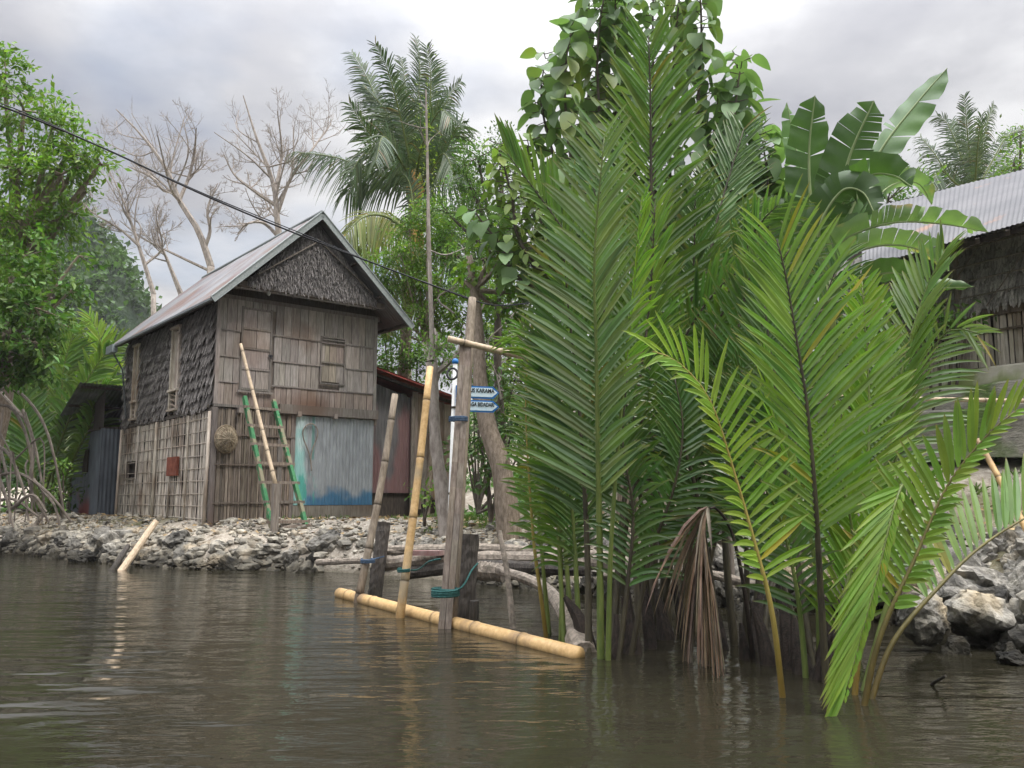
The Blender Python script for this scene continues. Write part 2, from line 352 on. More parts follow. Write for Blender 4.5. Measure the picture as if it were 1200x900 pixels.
def sheet(xs, ys, zf, name, mat, smooth=True):
    X, Y = np.meshgrid(xs, ys); Z = zf(X.ravel(), Y.ravel()); V = np.stack([X.ravel(), Y.ravel(), Z], 1)
    nx = len(xs); i, j = np.meshgrid(np.arange(len(ys) - 1), np.arange(nx - 1), indexing='ij'); i = i.ravel(); j = j.ravel()
    mb = MB(); mb.add(V, [np.stack([i * nx + j, i * nx + j + 1, (i + 1) * nx + j + 1, (i + 1) * nx + j], 1)])
    return mb.build(name, mat, smooth=smooth)
def tz(x, y):
    z = ground_z(x, y); d = shore_d(x, y)
    nzv = np.array([mnoise.fractal(Vector((a * 1.9, b * 1.9, 0)), 1.0, 2.0, 4) for a, b in zip(x, y)])
    return z + nzv * .07 * sstep(-.2, .5, d) * 1.0
g = sheet(axis_grid(-260, 260, -14, 9, .12), axis_grid(-120, 420, 3, 24, .12), tz, 'ground', m_ground); tag(g, kind='structure')

# water
mw = bpy.data.materials.new('river_water'); mw.use_nodes = True; nd, lk = mw.node_tree.nodes, mw.node_tree.links
b = nd['Principled BSDF']; b.inputs['Base Color'].default_value = (.020, .018, .011, 1); b.inputs['Roughness'].default_value = .045
b.inputs['IOR'].default_value = 1.33; b.inputs['Specular IOR Level'].default_value = .5
geo = N(nd, 'ShaderNodeNewGeometry')
def wv(scale, rot, ns, det, dist, dstr):
    mp = N(nd, 'ShaderNodeMapping'); mp.inputs['Scale'].default_value = scale; mp.inputs['Rotation'].default_value = (0, 0, rot)
    lk.new(geo.outputs['Position'], mp.inputs[0]); n = N(nd, 'ShaderNodeTexNoise'); n.inputs['Scale'].default_value = ns
    n.inputs['Detail'].default_value = det; n.inputs['Distortion'].default_value = dstr; lk.new(mp.outputs[0], n.inputs[0])
    return n.outputs[0], dist
gm = N(nd, 'ShaderNodeVectorMath', operation='DISTANCE'); gm.inputs[1].default_value = (-2.9, 5.2, 0)
gsc = N(nd, 'ShaderNodeVectorMath', operation='MULTIPLY'); gsc.inputs[1].default_value = (1, .42, 1); gof = N(nd, 'ShaderNodeVectorMath', operation='MULTIPLY'); gof.inputs[1].default_value = (1, .42, 1); gof.inputs[0].default_value = (-2.9, 5.6, 0)
lk.new(geo.outputs['Position'], gsc.inputs[0]); lk.new(gsc.outputs[0], gm.inputs[0]); lk.new(gof.outputs[0], gm.inputs[1])
gr_ = N(nd, 'ShaderNodeMapRange'); gr_.interpolation_type = 'SMOOTHSTEP'; gr_.inputs[1].default_value = .9; gr_.inputs[2].default_value = .1; lk.new(gm.outputs['Value'], gr_.inputs[0])
gh, _ = wv((.5, 1.5, 1), .05, 3.0, 1, 0, .2)
gp_ = N(nd, 'ShaderNodeMath', operation='MULTIPLY'); lk.new(gh, gp_.inputs[0]); lk.new(gr_.outputs[0], gp_.inputs[1])
prev = None
for out_, dist in (wv((.55, 1.5, 1), .12, 1.1, 2, .035, .3), wv((.6, 1.6, 1), -.1, 4.2, 3, .013, .4), wv((.8, 1.5, 1), .2, 15, 3, .0022, .3), (gp_.outputs[0], .11)):
    bu = N(nd, 'ShaderNodeBump'); bu.inputs['Strength'].default_value = 1; bu.inputs['Distance'].default_value = dist
    lk.new(out_, bu.inputs['Height'])
    if prev: lk.new(prev, bu.inputs['Normal'])
    prev = bu.outputs[0]
lk.new(prev, b.inputs['Normal'])
mb = MB(); mb.add([(-260, -120, 0), (260, -120, 0), (260, 90, 0), (-260, 90, 0)], [[0, 1, 2, 3]])
tag(mb.build('water', mw), kind='structure')

# ---------------------------------------------------------------- plants: builders
def crown_blobs(mbt, mbl, trunk_top, blobs, nclus, nleaf, leaf, wr, tpl=DIAM, rlimb=.05, hang=.3, cols=(.6, 1.35), spread=.2, gap=0, sides=5, twig=True):
    for (c, r, *sq) in blobs:
        c = np.asarray(c, float); rz = r * (sq[0] if sq else .8)
        if mbt is not None:
            mid = (trunk_top + c) / 2 + RNG.normal(0, .1 * r, 3) + A(0, 0, -.15 * np.linalg.norm(c - trunk_top) * .5)
            tube(mbt, spline([trunk_top, mid, c], 8), [rlimb, rlimb * .45], sides, cap=False)
        k = max(3, int(nclus * r * r)); dv = nz(RNG.normal(0, 1, (k, 3))); rr = RNG.uniform(.35, 1.05, (k, 1))
        cc = c + dv * rr * A(r, r, rz)
        if mbt is not None and twig:
            for q in cc[::2]: tube(mbt, [c, (c + q) / 2 + RNG.normal(0, .06 * r, 3), q], [rlimb * .3, rlimb * .08], 4, cap=False)
        kk = np.maximum((nleaf * RNG.uniform(.5, 1.4, k)).astype(int), 2); idx = np.repeat(np.arange(k), kk); n = len(idx)
        sg = spread * (.7 + .6 * RNG.random(k))[idx][:, None]
        pos = cc[idx] + RNG.normal(0, 1, (n, 3)) * sg * A(1, 1, .7)
        d = nz(pos - c) * .7 + RNG.normal(0, .8, (n, 3)) + A(0, 0, -hang)
        nr = RNG.normal(0, .5, (n, 3)) + A(0, 0, 1)
        L = leaf * RNG.uniform(.6, 1.3, n); tone = RNG.uniform(*cols, k)[idx] * RNG.uniform(.8, 1.2, n)
        col = np.stack([tone * RNG.uniform(.85, 1.3, n), tone, tone * .95], 1)
        leaves(mbl, pos, d, nr, L, L * wr, tpl, col)
def tree(name, base, top, blobs, mleaf, mbark, label, cat='tree', group=None, r0=.15, nclus=12, nleaf=40, leaf=.14, wr=.45, tpl=DIAM, bend=.3, **kw):
    base = A(*base); top = A(*top); e = empty(name, base, label, cat, group)
    t = MB(); mid = (base + top) / 2 + RNG.normal(0, bend, 3) * A(1, 1, 0)
    tube(t, spline([base - A(0, 0, .3), mid, top], 14), [r0, r0 * .5], 8, jitter=.08)
    br = MB(); l = MB(); crown_blobs(br, l, top, blobs, nclus, nleaf, leaf, wr, tpl, rlimb=r0 * .45, **kw)
    t.build('trunk', mbark, e, smooth=True); br.build('branches', mbark, e); l.build('crown', mleaf, e)
    return e

def frond(parent, W, m_l, m_s, t0=.3, L=.6, roll=0, roll1=None, vd=18, ang=(52, 24), sp=.05, w=.042, droop=.12, sl=1, sr=1,
          rb=.03, rt=.005, side='view', prof=(.75, 1, .42), colr=(.85, 1.2), rand=.05, name='frond', missing=0, nbend=.04, tone=1):
    p = spline(W, 120); T = tangents(p); seg = np.concatenate([[0], np.cumsum(np.linalg.norm(np.diff(p, axis=0), axis=1))]); tot = seg[-1]
    st = MB(); k = np.linspace(0, 119, 26).astype(int); tube(st, p[k], [rb, rb * .8, rb * .55, rb * .35, rt], 7, jitter=.03)
    fo = st.build(name, m_s, parent, smooth=True)
    mb = MB(); s = np.arange(t0 * tot, tot, sp); n = len(s)
    for sg, ml in ((-1, sl), (1, sr)):
        if ml <= 0: continue
        ss = np.clip(s + RNG.uniform(-.25, .25, n) * sp, 0, tot * .9995); keep = RNG.random(n) >= missing; ss = ss[keep]; m = len(ss); u = (ss - t0 * tot) / (tot * (1 - t0)); u = np.clip(u, 0, 1)
        q = np.stack([np.interp(ss, seg, p[:, i]) for i in range(3)], 1); t = nz(np.stack([np.interp(ss, seg, T[:, i]) for i in range(3)], 1))
        if side == 'view':
            v = nz(q - CAM); B = nz(np.cross(v, t)); v2 = nz(np.cross(t, B))
            ro = np.radians(roll + (0 if roll1 is None else (roll1 - roll)) * u)[:, None]
            S = B * np.cos(ro) + v2 * np.sin(ro)
        else:
            S = nz(np.cross(t, np.broadcast_to(A(0, 0, 1), t.shape) + 1e-3)); ro = np.radians(roll); S = nz(S * math.cos(ro) + np.cross(t, S) * math.sin(ro))
        Nn = nz(np.cross(S, t))
        va = np.radians(vd + RNG.normal(0, 3, m))[:, None]; So = sg * S * np.cos(va) + Nn * np.sin(va)
        a = np.radians(ang[0] + (ang[1] - ang[0]) * u + RNG.normal(0, 50 * rand, m))[:, None]
        d = t * np.cos(a) + So * np.sin(a)
        nr = nz(np.cross(np.cross(d, So), d) * 0 + Nn * np.cos(va) - sg * S * np.sin(va) * .6)
        pr = np.interp(u, [0, .35, .8, 1], [prof[0], prof[1], (prof[1] + prof[2]) / 2, prof[2]])
        LL = L * ml * pr * RNG.uniform(.88, 1.1, m) * np.where(RNG.random(m) < .04, RNG.uniform(.4, .8, m), 1); WW = w * RNG.uniform(.8, 1.15, m) * np.interp(u, [0, .7, 1], [1, .95, .6])
        tn = RNG.uniform(*colr, m) * tone; col = np.stack([tn * RNG.uniform(.85, 1.2, m), tn, tn * RNG.uniform(.8, 1.1, m)], 1); bad = RNG.random(m) < .018; col[bad] = col[bad] * A(1.9, 1.0, .8)
        rr = np.interp(u, [0, 1], [rb * .5, rt])[:, None]
        leaves(mb, q + So * rr, d, nr, LL, WW, LANCE, col, droop=(droop + .09) * RNG.uniform(.4, 1.8, m))
    mb.build('leaflets', m_l, fo)
    return fo
def PP(lst): return [P(*q) for q in lst]

def bananaleaf(parent, W, width, roll, m_, tears=7, droopv=18, tone=1, seed=0):
    rg = np.random.default_rng(seed); p = spline(W, 70); T = tangents(p); n = 70; mb = MB()
    v = nz(p - CAM); B = nz(np.cross(v, T)); v2 = nz(np.cross(T, B)); r_ = np.radians(roll); S = B * math.cos(r_) + v2 * math.sin(r_); Nn = nz(np.cross(S, T))
    t = np.linspace(0, 1, n); hw = width / 2 * np.interp(t, [0, .06, .2, .5, .8, .93, 1], [.02, .45, .85, 1, .88, .55, .04])
    for sg in (-1, 1):
        cuts = sorted(rg.choice(np.arange(6, n - 4), tears, replace=False).tolist()) if tears else []
        bnd = [0] + cuts + [n - 1]
        for a, b_ in zip(bnd[:-1], bnd[1:]):
            idx = np.arange(a, b_ + 1); ph = np.radians(-droopv + rg.normal(0, 11)); m = len(idx); rows = []
            e = np.linspace(0, 1, m); tone_ = tone * rg.uniform(.88, 1.12); cc = []
            gap = .25 + .5 * rg.random() if tears else 0
            for k, qf in enumerate((0, .25, .5, .75, 1)):
                ang = ph * (.4 + .9 * qf)
                shift = ((.5 - e) * gap * .22 * qf)[:, None] * T[idx] * (np.linalg.norm(p[idx[-1]] - p[idx[0]]) if m > 1 else 0)
                wv_ = .012 * np.sin(idx * .9 + sg) * qf
                rows.append(p[idx] + shift + T[idx] * (hw[idx] * qf * .35)[:, None] + sg * S[idx] * (hw[idx] * qf * math.cos(ang))[:, None] + Nn[idx] * (hw[idx] * qf * math.sin(ang) + wv_)[:, None])
                cc.append(np.full((m, 3), tone_))
            V = np.concatenate(rows); i, j = np.meshgrid(np.arange(4), np.arange(m - 1), indexing='ij'); i = i.ravel(); j = j.ravel()
            mb.add(V, [np.stack([i * m + j, i * m + j + 1, (i + 1) * m + j + 1, (i + 1) * m + j], 1)], np.concatenate(cc))
    lf = mb.build('leaf', m_, parent, smooth=True)
    st = MB(); tube(st, p, [width * .05, width * .035, width * .012], 6, cap=False); st.build('midrib', M('banana_rib', (.2, .26, .11), (.26, .32, .15), 4, bump=0, rough=.5), lf, smooth=True)
    return lf

def twigs(mb, pts, r0, r1, depth, nchild, lenf, rg, sides=5, upb=.25):
    p = spline(pts, 14); tube(mb, p, [r0, r1], sides, cap=False)
    if depth == 0: return
    L = np.linalg.norm(np.diff(p, axis=0), axis=1).sum(); T = tangents(p)
    for k in range(nchild):
        f = rg.uniform(.25, 1.0); i = min(int(f * 13), 13); rr = r0 + (r1 - r0) * f
        d = nz(T[i] * rg.uniform(.3, .9) + rg.normal(0, .6, 3) + A(0, 0, upb)); l = L * lenf * rg.uniform(.6, 1.2) * (1.15 - .5 * f)
        m1 = p[i] + d * l * .5 + rg.normal(0, .07 * l, 3); e = p[i] + d * l + rg.normal(0, .08 * l, 3) + A(0, 0, .12 * l)
        twigs(mb, [p[i], m1, e], max(rr * .55, .005), max(rr * .2, .0028), depth - 1, max(nchild - 1, 3), lenf, rg, 4, upb)

# ---------------------------------------------------------------- hill far left
def hz(x, y):
    def bump_(cx, cy, rx, ry, h): return h * np.exp(-(((x - cx) / rx) ** 2 + ((y - cy) / ry) ** 2))
    z = bump_(-49, 95, 12, 14, 25) + bump_(-76, 98, 24, 20, 30) + bump_(-30, 130, 24, 20, 8) + bump_(10, 140, 60, 20, 7)
    nn = np.array([mnoise.fractal(Vector((a * .09, b * .09, 3)), 1.0, 2.0, 5) for a, b in zip(x, y)])
    return z * (1 + .16 * nn) - .8
HX = np.linspace(-150, 90, 150); HY = np.linspace(70, 170, 60)
hl = sheet(HX, HY, hz, 'hill', m_hill); tag(hl, kind='structure')
n = 26000; x = RNG.uniform(-110, 60, n); y = RNG.uniform(72, 128, n); z = hz(x, y); k = z > 1.0; x, y, z = x[k], y[k], z[k]
tone = np.array([.55 + .75 * (mnoise.noise(Vector((a * .22, b * .22, c * .22))) * .9 + .5) for a, b, c in zip(x, y, z)])
mb = MB(); rep = 5; pos = np.repeat(np.stack([x, y, z], 1), rep, 0) + RNG.normal(0, .55, (len(x) * rep, 3)) + A(0, 0, .4)
tn = np.repeat(tone, rep) * RNG.uniform(.7, 1.3, len(pos)); leaves(mb, pos, RNG.normal(0, 1, pos.shape), RNG.normal(0, .6, pos.shape) + A(0, -.4, 1), RNG.uniform(.5, 1.1, len(pos)), RNG.uniform(.35, .7, len(pos)), DIAM, np.stack([tn, tn, tn], 1))
tag(mb.build('distant_forest', m_leafC), 'dark green forest covering the far hill behind the house', 'forest', kind='stuff')

# ---------------------------------------------------------------- stilt house
HU = nz(A(math.cos(rad(39.4)), math.sin(rad(39.4)), 0)); HS = A(-HU[1], HU[0], 0); ZZ = A(0, 0, 1)
C0 = P(245, 610, 15.6); C0[2] = .74
ZF, ZW = 2.86, 4.86                       # upper floor line, top of the front wall
HW, HD = 3.33, 5.8
def H(u, s, z): return C0 + HU * u + HS * s + ZZ * (z - C0[2])
def fr(px, py, s=0.0):                    # (u, z) on a plane parallel to the front wall
    q = hit(px, py, H(0, s, 0), HS); return float(np.dot(q - C0, HU)), float(q[2])
def sd_(px, py, u=0.0):                   # (s, z) on a plane parallel to the side wall
    q = hit(px, py, H(u, 0, 0), HU); return float(np.dot(q - C0, HS)), float(q[2])
house = empty('stilt_house', C0, 'two-storey weathered wooden house with a zinc gable roof on the stone bank', 'house')
RK = np.random.default_rng(11)
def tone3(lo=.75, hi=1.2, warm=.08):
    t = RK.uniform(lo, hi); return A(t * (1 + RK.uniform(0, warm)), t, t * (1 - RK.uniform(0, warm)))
def hbox(mb, u0, u1, s0, s1, z0, z1, col=None, tilt=0):
    box(mb, H((u0 + u1) / 2, (s0 + s1) / 2, (z0 + z1) / 2), (HU * (u1 - u0) / 2, HS * (s1 - s0) / 2, (ZZ + HU * tilt) * (z1 - z0) / 2), col)
# dark core behind all skins (inner walls)
mb = MB(); hbox(mb, .05, HW - .05, .06, HD - .05, C0[2] - .1, ZW - .05); mb.build('inner_wall', m_darkwood, house)
# front upper boards
du0, dz1 = fr(284, 361); du1, _ = fr(318, 361); _, dz0 = fr(300, 457)
wu0, wz1 = fr(377, 395); wu1, _ = fr(402, 395); _, wz0 = fr(390, 449)
mb = MB(); hbox(mb, 0.01, HW - .01, -.012, .03, ZF, ZW, (.55, .5, .46)); rows = [ZF, ZF + .42, ZF + .90, ZF + 1.40, ZW]
for ri in range(4):
    u = 0.0; off = RK.uniform(-.03, .03)
    while u < HW - .01:
        w = min(RK.uniform(.10, .20), HW - u)
        if HW - u - w < .05: w = HW - u
        a, b_ = u, u + w; u += w; zl, zh = rows[ri] + (off if ri else -.0), rows[ri + 1] + (0 if ri == 3 else .02)
        mid = (a + b_) / 2
        if du0 - .02 < mid < du1 + .02 and zl < dz1 - .05: 
            if zh > dz1: zl = dz1 + .02
            elif zl < dz0: zh = dz0 - .03
            else: continue
        if wu0 < mid < wu1 and wz0 < (zl + zh) / 2 < wz1 + .1: continue
        dd = RK.uniform(0, .012); zl -= RK.uniform(0, .012)
        hbox(mb, a + .003, b_ - RK.uniform(.003, .009), -.03 - dd, .0 - dd, zl, zh, tone3(.78, 1.10, .06) * (A(.92, .84, .8) if ri == 0 else 1), RK.uniform(-.01, .01))
bw = mb.build('board_wall', m_board, house)
mb = MB()
for z in rows[1:4]:
    for a, b_ in ((0, du0 - .04), (du1 + .04, wu0 if wz0 < z < wz1 else HW), (wu1, HW)):
        if b_ - a > .1: hbox(mb, a, b_, -.054, -.043, z - .012, z + .010, tone3(.65, .85))
hbox(mb, -.03, HW + .03, -.07, .02, ZF - .05, ZF + .0, tone3(.5, .6))
for u in (.0, HW): hbox(mb, u - .035, u + .035, -.055, .035, ZF + .002, ZW + .04, tone3(.8, 1))
mb.build('batten', m_board, house)
# door
mb = MB(); dh = (dz1 - dz0) / 4
for k in range(4):
    for j in range(2 if k != 1 else 1):
        nn_ = 2 if k != 1 else 1; w = (du1 - du0) / nn_
        hbox(mb, du0 + j * w + .006, du0 + (j + 1) * w - .006, -.045, -.01, dz0 + k * dh + .02, dz0 + (k + 1) * dh - .012, tone3(.85, 1.15))
door = mb.build('door', m_board, house)
mb = MB()
for k in range(5): hbox(mb, du0, du1, -.06, -.046, dz0 + k * dh - .02, dz0 + k * dh + .015, tone3(.6, .8))
for u in (du0, du1): hbox(mb, u - .018, u + .018, -.062, -.02, dz0 - .035, dz1 + .03, tone3(.5, .7))
hbox(mb, du0 - .06, du1 + .05, -.09, -.063, dz0 - .07, dz0 - .036, tone3(.6, .8))
mb.build('frame', m_board, door)
mb = MB(); hbox(mb, du1 - .05, du1 + .03, -.085, -.066, (dz0 + dz1) / 2 - .12, (dz0 + dz1) / 2 - .08); tube(mb, [H(du1, -.09, (dz0 + dz1) / 2 - .08), H(du1 + .005, -.09, (dz0 + dz1) / 2 - .17)], .012, 6)
mb.build('latch', m_black, door)
# shutter window
mb = MB(); nb = 4
for k in range(2):
    for j in range(3):
        w = (wu1 - wu0) / 3; h_ = (wz1 - .12 - wz0) / 2
        hbox(mb, wu0 + j * w + .004, wu0 + (j + 1) * w - .004, -.04, -.008, wz0 + k * h_ + .01, wz0 + (k + 1) * h_ - .008, tone3(.75, 1.0, .16))
win = mb.build('shutter_window', m_board, house)
mb = MB()
for z in (wz0 - .03, wz0 + (wz1 - .12 - wz0) / 2, wz1 - .12, wz1 - .05, wz1): hbox(mb, wu0 - .04, wu1 + .03, -.07, -.042, z - .014, z + .014, tone3(.45, .7))
for u in (wu0 - .03, wu1 + .02): hbox(mb, u - .01, u + .01, -.068, -.044, wz0 - .035, wz1 + .01, tone3(.6, .7))
mb.build('frame', m_board, win)
# sill beams and floor joist ends under the upper wall
mb = MB(); hbox(mb, -.05, HW + .08, -.02, .12, ZF - .22, ZF - .07, tone3(.7, .8)); mb.build('beam', m_board, house)
for u in (.45, 1.15, 1.62, 2.4):
    mb = MB(); hbox(mb, u - .04, u + .04, -.16, .1, ZF - .15, ZF - .052, tone3(.8, 1)); mb.build('joist', m_board, house)
# front lower: vertical slats left of the zinc sheet
pu0, pz1 = fr(345, 487); pu1 = HW - .0; _, pz0 = fr(345, 592)
mb = MB(); u = 0.03; zb = C0[2] - .12
while u < pu0 + .0:
    w = RK.uniform(.028, .055); hbox(mb, u, u + w, -.035 - RK.uniform(0, .02), -.01, zb + RK.uniform(0, .08), ZF - .06 - RK.uniform(0, .05), tone3(.45, 1.05, .1), RK.uniform(-.012, .012)); u += w + RK.uniform(.002, .012)
for z in (1.05, 1.75, 2.3): hbox(mb, .02, pu0, -.08, -.057, z - .012, z + .012, tone3(.5, .7))
mb.build('slat_wall', m_wood, house)
mb = MB()
for u in (0, 1.28, pu0 - .04): mb = MB(); hbox(mb, u - .045, u + .045, -.07, .03, zb, ZF - .06, tone3(.5, .75)); mb.build('post', m_board, house)
mb = MB(); hbox(mb, pu0 - .02, HW + .03, -.09, .02, pz0 - .26, pz0 - .01, tone3(.6, .75, .12)); mb.build('skirting', m_board, house); mb = MB(); hbox(mb, pu0 - .35, HW + .06, -.12, -.03, pz1 + .02, pz1 + .2, tone3(.55, .7))
mb.build('lintel', m_board, house)
# corrugated sheets
def corrug(mb, p00, p10, p01, p11, pitch=.076, amp=.011, nd=8, colf=None, wob=0.0):
    p00, p10, p01, p11 = [np.asarray(q, float) for q in (p00, p10, p01, p11)]
    W_ = np.linalg.norm(p10 - p00); na = max(int(W_ / pitch * 6), 6); a = np.linspace(0, 1, na + 1); d = np.linspace(0, 1, nd + 1)
    Aa, Dd = np.meshgrid(a, d); Aa = Aa.ravel()[:, None]; Dd = Dd.ravel()[:, None]
    V = (p00 * (1 - Aa) + p10 * Aa) * (1 - Dd) + (p01 * (1 - Aa) + p11 * Aa) * Dd
    nrm = nz(np.cross(p10 - p00, p01 - p00)); V = V + nrm * (amp * np.sin(Aa * W_ / pitch * 2 * np.pi))
    if wob: V = V + nrm * wob * (np.sin(Aa * 7 + Dd * 3) + np.sin(Aa * 17 + 1))
    c = None if colf is None else colf(Aa.ravel(), Dd.ravel(), V)
    i, j = np.meshgrid(np.arange(nd), np.arange(na), indexing='ij'); i = i.ravel(); j = j.ravel(); m = na + 1
    mb.add(V, [np.stack([i * m + j, i * m + j + 1, (i + 1) * m + j + 1, (i + 1) * m + j], 1)], c)
def fbm(V, s, o=0): return np.array([mnoise.fractal(Vector((a * s + o, b * s, c * s)), 1, 2, 4) for a, b, c in V])
def panelcol(a, d, V):
    n1 = fbm(V, 3); n2 = fbm(V * A(1, 1, .35), 9, 5); base = np.array([.29, .31, .325]) * (1 + .22 * n2[:, None])
    blue = np.array([.06, .16, .27]); teal = np.array([.28, .50, .48]); gr = np.array([.05, .33, .27]); whit = np.array([.50, .60, .60])
    f = sstep(.78, .92, d + n1 * .12 - .03 * (a > .55))[:, None]; c = base * (1 - f) + blue * f
    f2 = (1 - sstep(.10, .17, a + n2 * .03))[:, None]; tl = whit * (1 - sstep(.1, .5, d + n1 * .3)[:, None]) + teal * sstep(.1, .5, d + n1 * .3)[:, None]; c = c * (1 - f2) + tl * f2
    f3 = (sstep(.55, .8, d + n1 * .3) * (1 - sstep(.16, .30, a + n1 * .1)) * (n2 > -.1))[:, None] * .8; c = c * (1 - f3) + gr * f3
    st = (np.abs(a - .22) < .02)[:, None] * (d < .5)[:, None] * .5; c = c * (1 - st) + gr * .8 * st; return c
mb = MB(); corrug(mb, H(pu0, -.045, pz1), H(pu1, -.045, pz1), H(pu0, -.045, pz0), H(pu1, -.045, pz0), .075, .009, 44, panelcol)
tagp = mb.build('zinc_sheet', m_corr, house, smooth=True)
# side upper: rows of thatch shingles
def blades(mb, org, ax, up, out_, w, z0, z1, rows, bw=.035, bl=.30, lo=.5, hi=1.35, skip=lambda a, z: False, slant=0.0):
    L_ = []
    for r in range(rows):
        z = z1 - (r + .55) * (z1 - z0) / rows; a = 0.0
        while a < w:
            zz = z + .02 * math.sin(a * 3 + r) + RK.uniform(-.018, .018)
            if not skip(a, zz): L_.append((a, zz, RK.uniform(.7, 1.25), RK.normal(0, .16) + slant, RK.uniform(lo, hi), RK.uniform(.02, .05)))
            a += bw * RK.uniform(.45, .8)
    Q = np.array(L_); h_ = (z1 - z0) / rows
    pos = org + ax * Q[:, 0:1] + up * (Q[:, 1:2] + h_ * .6) + out_ * .012
    d = -up + ax * Q[:, 3:4] + out_ * (.20 + Q[:, 5:6] * 2.0); nr = np.broadcast_to(out_, d.shape)
    tn = Q[:, 4]; leaves(mb, pos, d, nr, Q[:, 2] * bl, bw * 1.3, strip_tpl([0, .5, .9, 1], [.8, 1, .8, .2], .2), np.stack([tn, tn, tn], 1))
s1a, z1a = sd_(216, 388); s1b, z1b = sd_(203, 475); s2a, z2a = sd_(168, 405); s2b, z2b = sd_(158, 487)
wins = [(s1a, s1b), (s2a, s2b)]
def inwin(a, z): return any(lo_ - .02 < a < hi_ + .02 for lo_, hi_ in wins)
mb = MB(); hbox(mb, -.0, .03, 0, HD, ZF, ZW - .1, (.6, .6, .6)); blades(mb, H(-.0, 0, 0) - ZZ * C0[2] * 0 - ZZ * (H(0, 0, 0)[2]), HS, ZZ, -HU, HD, ZF - .02, ZW - .1, 9, .055, .30, .6, 1.7, inwin, .10)
mb.build('thatch_wall', m_thatch, house)
for lo_, hi_ in wins:
    zt, zbm = ZW - .28, ZF + .02
    mb = MB(); 
    for j in range(3):
        w = (hi_ - lo_) / 3; hbox(mb, -.05, -.015, lo_ + j * w + .008, lo_ + (j + 1) * w - .008, zbm + .45, zt - .05, tone3(.8, 1.2))
    wi = mb.build('window', m_pale, house)
    mb = MB()
    for s_ in (lo_, hi_): hbox(mb, -.10, .01, s_ - .03, s_ + .03, zbm, zt, tone3(.9, 1.2))
    for z in (zbm, zbm + .40, zt): hbox(mb, -.13, .01, lo_ - .05, hi_ + .05, z, z + .045, tone3(.9, 1.2))
    hbox(mb, -.08, -.01, lo_, hi_, zbm + .22, zbm + .25, tone3(.7, 1))
    mb.build('frame', m_pale, wi)
    mb = MB()
    for k in range(3): beam(mb, H(-.07, lo_ + .05, zbm + .08 + .1 * k), H(-.07, hi_ - .05, zbm + .16 + .1 * k), .03, .02, (0, 0, 1), tone3(.8, 1.1))
    mb.build('brace', m_pale, wi)
mb = MB()
for s_ in np.linspace(.1, HD - .1, 16): hbox(mb, -.09, .0, s_ - .03, s_ + .03, ZF - .065, ZF - .01, tone3(.5, .8))
hbox(mb, -.06, .02, -.02, HD, ZF - .12, ZF - .067, tone3(.5, .6)); mb.build('floor_edge', m_wood, house)
# side lower: woven bamboo lattice
o1, oz1 = sd_(163, 540); o1b, oz1b = sd_(152, 560); f1, fz1 = sd_(214, 535); f1b, fz1b = sd_(201, 558)
mb = MB(); s_ = 0.02
while s_ < HD + .05:
    w = RK.uniform(.024, .05); z0 = C0[2] - .15 + RK.uniform(0, .1); z1 = ZF - .10 - RK.uniform(0, .06); tn = tone3(.62, 1.25, .06)
    dz = RK.uniform(0, .02); segs = [(z0, z1)]
    if o1 < s_ < o1b: segs = [(z0, oz1b), (oz1, z1)]
    for a, b_ in segs:
        kk = 5; zz = np.linspace(a, b_, kk + 1); off = .007 * np.array([(-1) ** (q + int(s_ * 40)) for q in range(kk + 1)])
        for q in range(kk):
            p0 = H(-.03 - dz + off[q], s_, zz[q]); p1 = H(-.03 - dz + off[q + 1], s_ + RK.uniform(-.006, .006), zz[q + 1]); beam(mb, p0, p1, w, .006, -HU, tn * RK.uniform(.9, 1.1))
    s_ += w + RK.uniform(.002, .014)
lat = mb.build('lattice_wall', m_pale, house)
mb = MB()
for z in np.linspace(C0[2] + .02, ZF - .25, 9): tube(mb, [H(-.052, -.02, z), H(-.052, HD / 2, z + RK.uniform(-.03, .03)), H(-.052, HD + .05, z)], .009, 5, tone3(.75, 1.0))
mb.build('batten', m_pale, lat)
for s_, r_ in ((.02, .035), (1.1, .014), (2.1, .016), (3.05, .034), (4.4, .016), (5.75, .03)):
    mb = MB(); tube(mb, [H(-.085, s_, C0[2] - .2), H(-.07, s_ + RK.uniform(-.08, .08), ZF - .14)], r_, 7, tone3(.8, 1.15), .05); mb.build('post', m_pale, house, smooth=True)
mb = MB(); hbox(mb, -.10, -.02, o1 - .03, o1b + .05, oz1b - .05, oz1b - .01, tone3(.7, .9)); hbox(mb, -.08, -.02, o1 - .03, o1 + .0, oz1b, oz1, tone3(.6, .9)); hbox(mb, -.08, -.02, o1b, o1b + .03, oz1b, oz1, tone3(.6, .9)); mb.build('sill', m_wood, house)
mb = MB(); hbox(mb, -.11, -.06, f1, f1b, fz1b, fz1, (1, .8, .8), .0); mb.build('rusty_flap', m_rust, house)
# roof
EU0, EU1, RU = -.36, 3.86, 1.72; FO = -.64; EZ = 4.70; RZ = 6.70; EZ1 = EZ + .02; BK = HD + .12
def roofcol(a, d, V):
    n1 = fbm(V * A(1, 1, .6), 1.1); pan = np.floor(a * 8); t = .86 + .22 * np.abs(np.sin(pan * 12.9)); red = sstep(.05, .45, n1 + .28 * np.sin(pan * 4.7) - .05)
    c = t[:, None] * np.ones((1, 3)); return c * (1 - .3 * red[:, None] * A(.3, .75, .8))
mb = MB(); corrug(mb, H(EU0, BK, EZ), H(EU0, FO, EZ), H(RU, BK, RZ), H(RU, FO, RZ), .085, .013, 14, roofcol, .006); corrug(mb, H(EU1, FO, EZ1), H(EU1, BK, EZ1), H(RU, FO, RZ), H(RU, BK, RZ), .085, .013, 14, roofcol)
roof = mb.build('roof', m_roof, house, smooth=True)
mb = MB()
